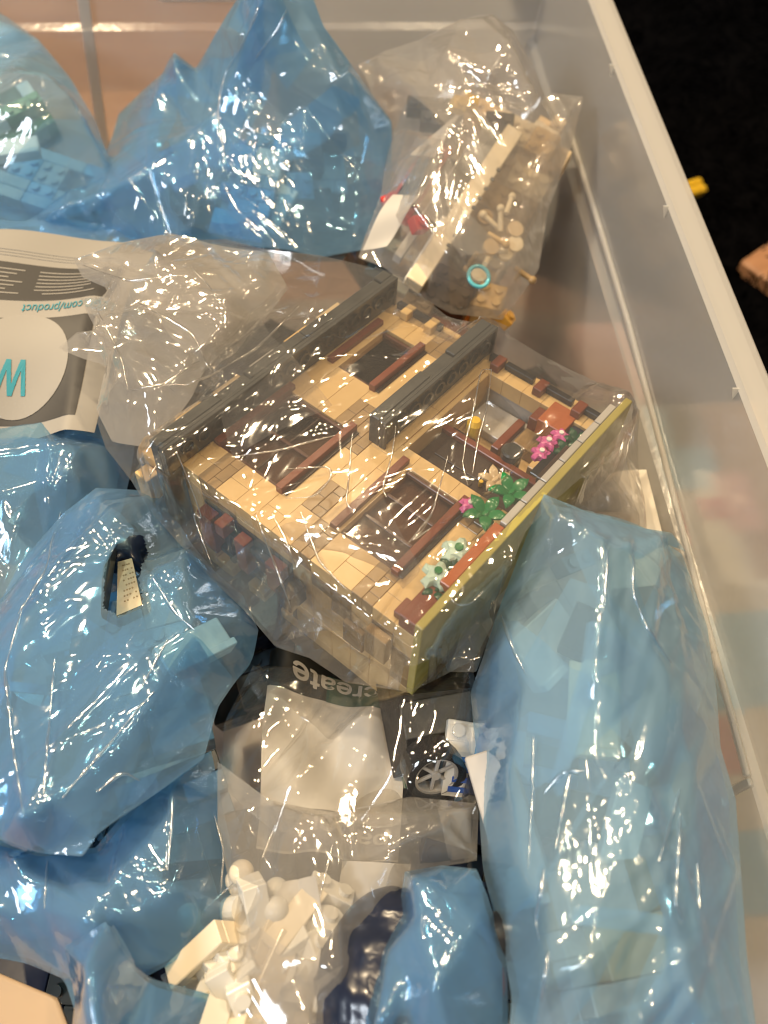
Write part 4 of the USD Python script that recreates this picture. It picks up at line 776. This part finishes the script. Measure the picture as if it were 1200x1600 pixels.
bag('plastic_bag', 'big pale blue bag with a hooked top flap at the right', 'pale_blue_film',
    [(850, 772, .235), (920, 800, .235), (1010, 825, .225), (1050, 832, .22), (1072, 862, .212), (1042, 850, .215), (1075, 890, .205), (1105, 980, .20), (1120, 1080, .20), (1150, 1250, .20), (1160, 1400, .205), (1180, 1600, .205), (1195, 1720, .205), (785, 1720, .21), (800, 1560, .205), (790, 1500, .20), (755, 1360, .19), (742, 1150, .185), (735, 1082, .185), (780, 950, .205), (822, 840, .22)],
    ridges=[[(845, 790, .245), (930, 835, .245), (1040, 842, .228)], [(950, 975, .245), (925, 1040, .245), (960, 1120, .24), (890, 1230, .235), (860, 1400, .235), (845, 1570, .235)], [(945, 840, .248), (945, 970, .248)], [(985, 850, .245), (1000, 980, .24), (1050, 1060, .235)], [(950, 975, .245), (1060, 1110, .23), (1090, 1260, .225)], [(785, 970, .225), (820, 1060, .228), (790, 1200, .222), (820, 1400, .225)], [(1090, 1190, .225), (1040, 1380, .235), (1060, 1440, .232)], [(930, 1425, .238), (1060, 1450, .232), (1095, 1600, .228)]],
    cinch=[(945, 975, .245, .05, .45), (870, 790, .24, 0, 0), (850, 1640, .22, 0, 0)], bulge=.016, flaps=9, jit=.2, big=.019, lo=.3, pr=.0006, pleats=[[(948,862),(946,910),(944,953)],[(988,870),(988,928),(1008,978),(1046,1037)],[(783,962),(800,1010),(821,1053)],[(833,1150),(832,1240),(825,1358)],[(890,1210),(880,1260),(868,1325)],[(850,1358),(842,1420),(848,1470)],[(858,1487),(844,1567)],[(1062,1233),(1045,1290),(1029,1346)],[(1062,1271),(1054,1417),(1067,1437)],[(1087,1350),(1092,1420)],[(850,1240),(880,1205),(910,1205)]], folds=[[(925,968),(965,985),(1005,1020),(965,1042),(938,1052),(905,1150),(878,1240),(868,1220),(890,1130),(915,1040)],[(852,778),(930,806),(1010,832),(1045,842),(1000,868),(930,838)],[(905,1418),(990,1425),(1070,1440),(1085,1462),(990,1452),(900,1440)],[(1040,1380),(1075,1420),(1100,1600),(1060,1600),(1050,1480)],[(770,1010),(790,980),(812,1080),(800,1180),(780,1260),(768,1120)]], seed=8, excess=.10)
bag('plastic_bag', 'saturated blue bag over navy parts at the bottom centre', 'blue_film',
    [(632, 1362, .195), (690, 1352, .20), (745, 1358, .20), (762, 1400, .20), (792, 1500, .20), (802, 1720, .20), (520, 1720, .19), (545, 1560, .188), (588, 1472, .188), (622, 1425, .19)],
    ridges=[[(645, 1370, .212), (650, 1450, .214), (690, 1560, .222)], [(670, 1375, .213), (790, 1480, .215)], [(600, 1490, .205), (590, 1600, .21)]], bulge=.014, flaps=9, jit=.2, big=.019, lo=.3, folds=[[(640,1368),(690,1358),(745,1362),(755,1395),(690,1390),(650,1430),(640,1450)],[(668,1372),(690,1385),(795,1478),(800,1500),(720,1430)]], seed=9, excess=.08)
bag('plastic_bag', 'clear bag of cream parts at the bottom, left of the blue bag', 'milky_film',
    [(340, 1190, .178), (420, 1250, .182), (520, 1270, .186), (640, 1245, .184), (748, 1255, .182), (745, 1345, .184), (640, 1362, .186), (622, 1425, .186), (560, 1500, .19), (522, 1720, .19), (370, 1720, .185), (250, 1525, .175), (330, 1478, .175), (362, 1400, .178), (340, 1290, .178)],
    ridges=[[(440, 1310, .196), (500, 1260, .196), (600, 1275, .196), (730, 1262, .19)], [(540, 1290, .197), (530, 1420, .2), (540, 1560, .202)], [(345, 1420, .186), (290, 1500, .185)], [(500, 1270, .198), (440, 1360, .194), (400, 1400, .192)], [(690, 1290, .196), (600, 1330, .197)]], bulge=.010, flaps=3, jit=.2, lo=.25, pleats=[[(335,1275),(350,1330),(345,1400)],[(430,1290),(410,1340)],[(520,1320),(500,1400)],[(365,1380),(310,1430)]], seed=10, excess=.13)
bag('plastic_bag', 'clear bag round the white paper label and toy car', 'thin_film',
    [(395, 1040, .168), (520, 1060, .172), (640, 1075, .178), (738, 1015, .18), (745, 1110, .18), (745, 1262, .182), (620, 1290, .182), (430, 1300, .178), (345, 1225, .172), (350, 1130, .168), (380, 1070, .166)],
    ridges=[[(640, 1080, .19), (690, 1110, .192), (740, 1080, .19)], [(640, 1180, .19), (690, 1190, .195), (740, 1130, .192)]], bulge=.012, flaps=0, jit=.2, seed=11, excess=.09)
bag('plastic_bag', 'crumpled clear bag of white and tan parts at the upper right', 'milky_film',
    [(560, 100, .20), (600, 80, .21), (655, 62, .225), (720, 30, .24), (770, 22, .242), (802, 48, .235), (835, 105, .22), (852, 152, .215), (912, 152, .212), (892, 230, .195), (856, 330, .182), (842, 420, .175), (785, 500, .172), (705, 490, .175), (632, 442, .178), (560, 402, .178), (596, 300, .185), (612, 200, .195)],
    ridges=[[(800, 70, .245), (740, 150, .23), (690, 220, .222), (640, 330, .214)], [(845, 160, .226), (770, 260, .215), (700, 400, .205)], [(640, 130, .222), (720, 140, .228), (800, 130, .232)], [(890, 180, .215), (830, 300, .202), (800, 440, .19)]],
    cinch=[(730, 150, .225, .04, .4)], bulge=.014, flaps=3, jit=.2, lo=.3, pr=.0006, seed=12, excess=.15)
bag('plastic_bag', 'clear bag wrapped tightly over the toy house', 'house_film',
    [(262, 362, .215), (400, 386, .215), (500, 398, .22), (580, 418, .222), (640, 446, .22), (700, 494, .218), (772, 512, .222), (850, 556, .22), (960, 612, .215), (1000, 640, .205), (985, 690, .20), (965, 765, .195), (972, 800, .195), (880, 800, .20), (800, 880, .20), (742, 1030, .20), (640, 1082, .195), (540, 1066, .195), (430, 1010, .19), (330, 905, .19), (235, 800, .195), (165, 700, .195), (150, 655, .195), (172, 600, .2), (190, 520, .205), (225, 440, .21)],
    peaks=[HP(-.9, 12, 18), HP(16, 12.2, 19), HP(7.2, 6.8, 18), HP(16.2, 6.8, 18), HP(0, 0, 16), HP(16.4, 0, 17), HP(4, 12.2, 18), HP(8, 12.2, 19), HP(12, 12.2, 19), HP(0, 6, 3), HP(4, 6.5, 9)],
    ridges=[[HP(-.7, 12.4, 18), HP(2.5, 9.5, 10), HP(7.0, 7.8, 16)], [HP(7.2, 6.8, 18), HP(7, 3.5, 10), HP(7.6, 1.4, 13)], [HP(12.5, 6.6, 18), HP(9.4, 1.8, 15)], [HP(0, 8, 6), HP(2, 3.0, 8.5), HP(3, 0, 16)]],
    bulge=.010, back=.03, pleats=[[(362,714),(430,705),(525,680)],[(619,665),(612,715),(596,767),(604,776)],[(550,679),(546,740),(540,790),(552,798)],[(446,733),(517,729),(520,745),(492,777),(446,779)],[(768,578),(752,575),(740,640),(729,683),(722,725),(731,758)],[(768,578),(760,640),(748,683),(738,740)],[(700,712),(675,804),(637,850)],[(675,804),(660,830),(640,848),(672,826)],[(704,929),(708,946),(733,946),(756,921)],[(425,802),(445,840),(460,880)],[(470,800),(500,880),(540,920)],[(400,805),(425,870),(455,950)],[(283,720),(300,800),(330,880)]], seed=13, floor=house_floor, h=.0012, big=.03, jit=.2, small=.011, jit2=.035, wr=4600., run=-.7, stretch=2.5, flaps=2)
bag('plastic_bag', 'crumpled loose tail of the clear house bag over the leaflet edge', 'milky_film',
    [(115, 405, .218), (180, 380, .222), (262, 364, .222), (330, 380, .22), (420, 395, .22), (450, 450, .222), (360, 540, .222), (300, 620, .222), (240, 700, .215), (175, 690, .21), (150, 640, .21), (165, 570, .214), (130, 560, .212), (92, 545, .21), (120, 520, .214), (150, 515, .216), (125, 465, .216), (160, 462, .218), (170, 450, .218), (128, 432, .218)],
    ridges=[[(125, 410, .222), (210, 450, .228), (320, 470, .232), (420, 430, .228)], [(130, 465, .222), (190, 560, .228), (220, 610, .228), (330, 590, .228)], [(240, 450, .23), (300, 560, .23), (360, 500, .23)]], cinch=[(170, 520, .22, .05, .5)], bulge=.008, back=.006, flaps=3, jit=.2, lo=.25, pleats=[[(242,604),(320,592),(400,546),(467,479)],[(240,604),(252,596),(270,606)],[(233,746),(285,667)],[(210,470),(300,520),(330,580)],[(150,480),(190,560),(200,610)],[(205,610),(260,600),(310,560)],[(300,420),(330,450),(340,470)],[(130,415),(200,440),(290,430)]], seed=14, small=.009, jit2=.07, wr=8500., excess=.17)
bag('plastic_bag', 'clear film fold between the house base and the right wall', 'clear_film',
    [(860, 765, .20), (960, 690, .195), (1000, 640, .19), (1000, 740, .175), (1010, 830, .175), (940, 830, .185), (850, 860, .19), (780, 960, .19), (745, 1050, .185), (700, 1050, .185), (760, 900, .195)], ridges=[[(990, 660, .2), (900, 780, .205), (780, 940, .205)]], bulge=.006, back=.006, flaps=3, jit=.2, seed=15, excess=.12)
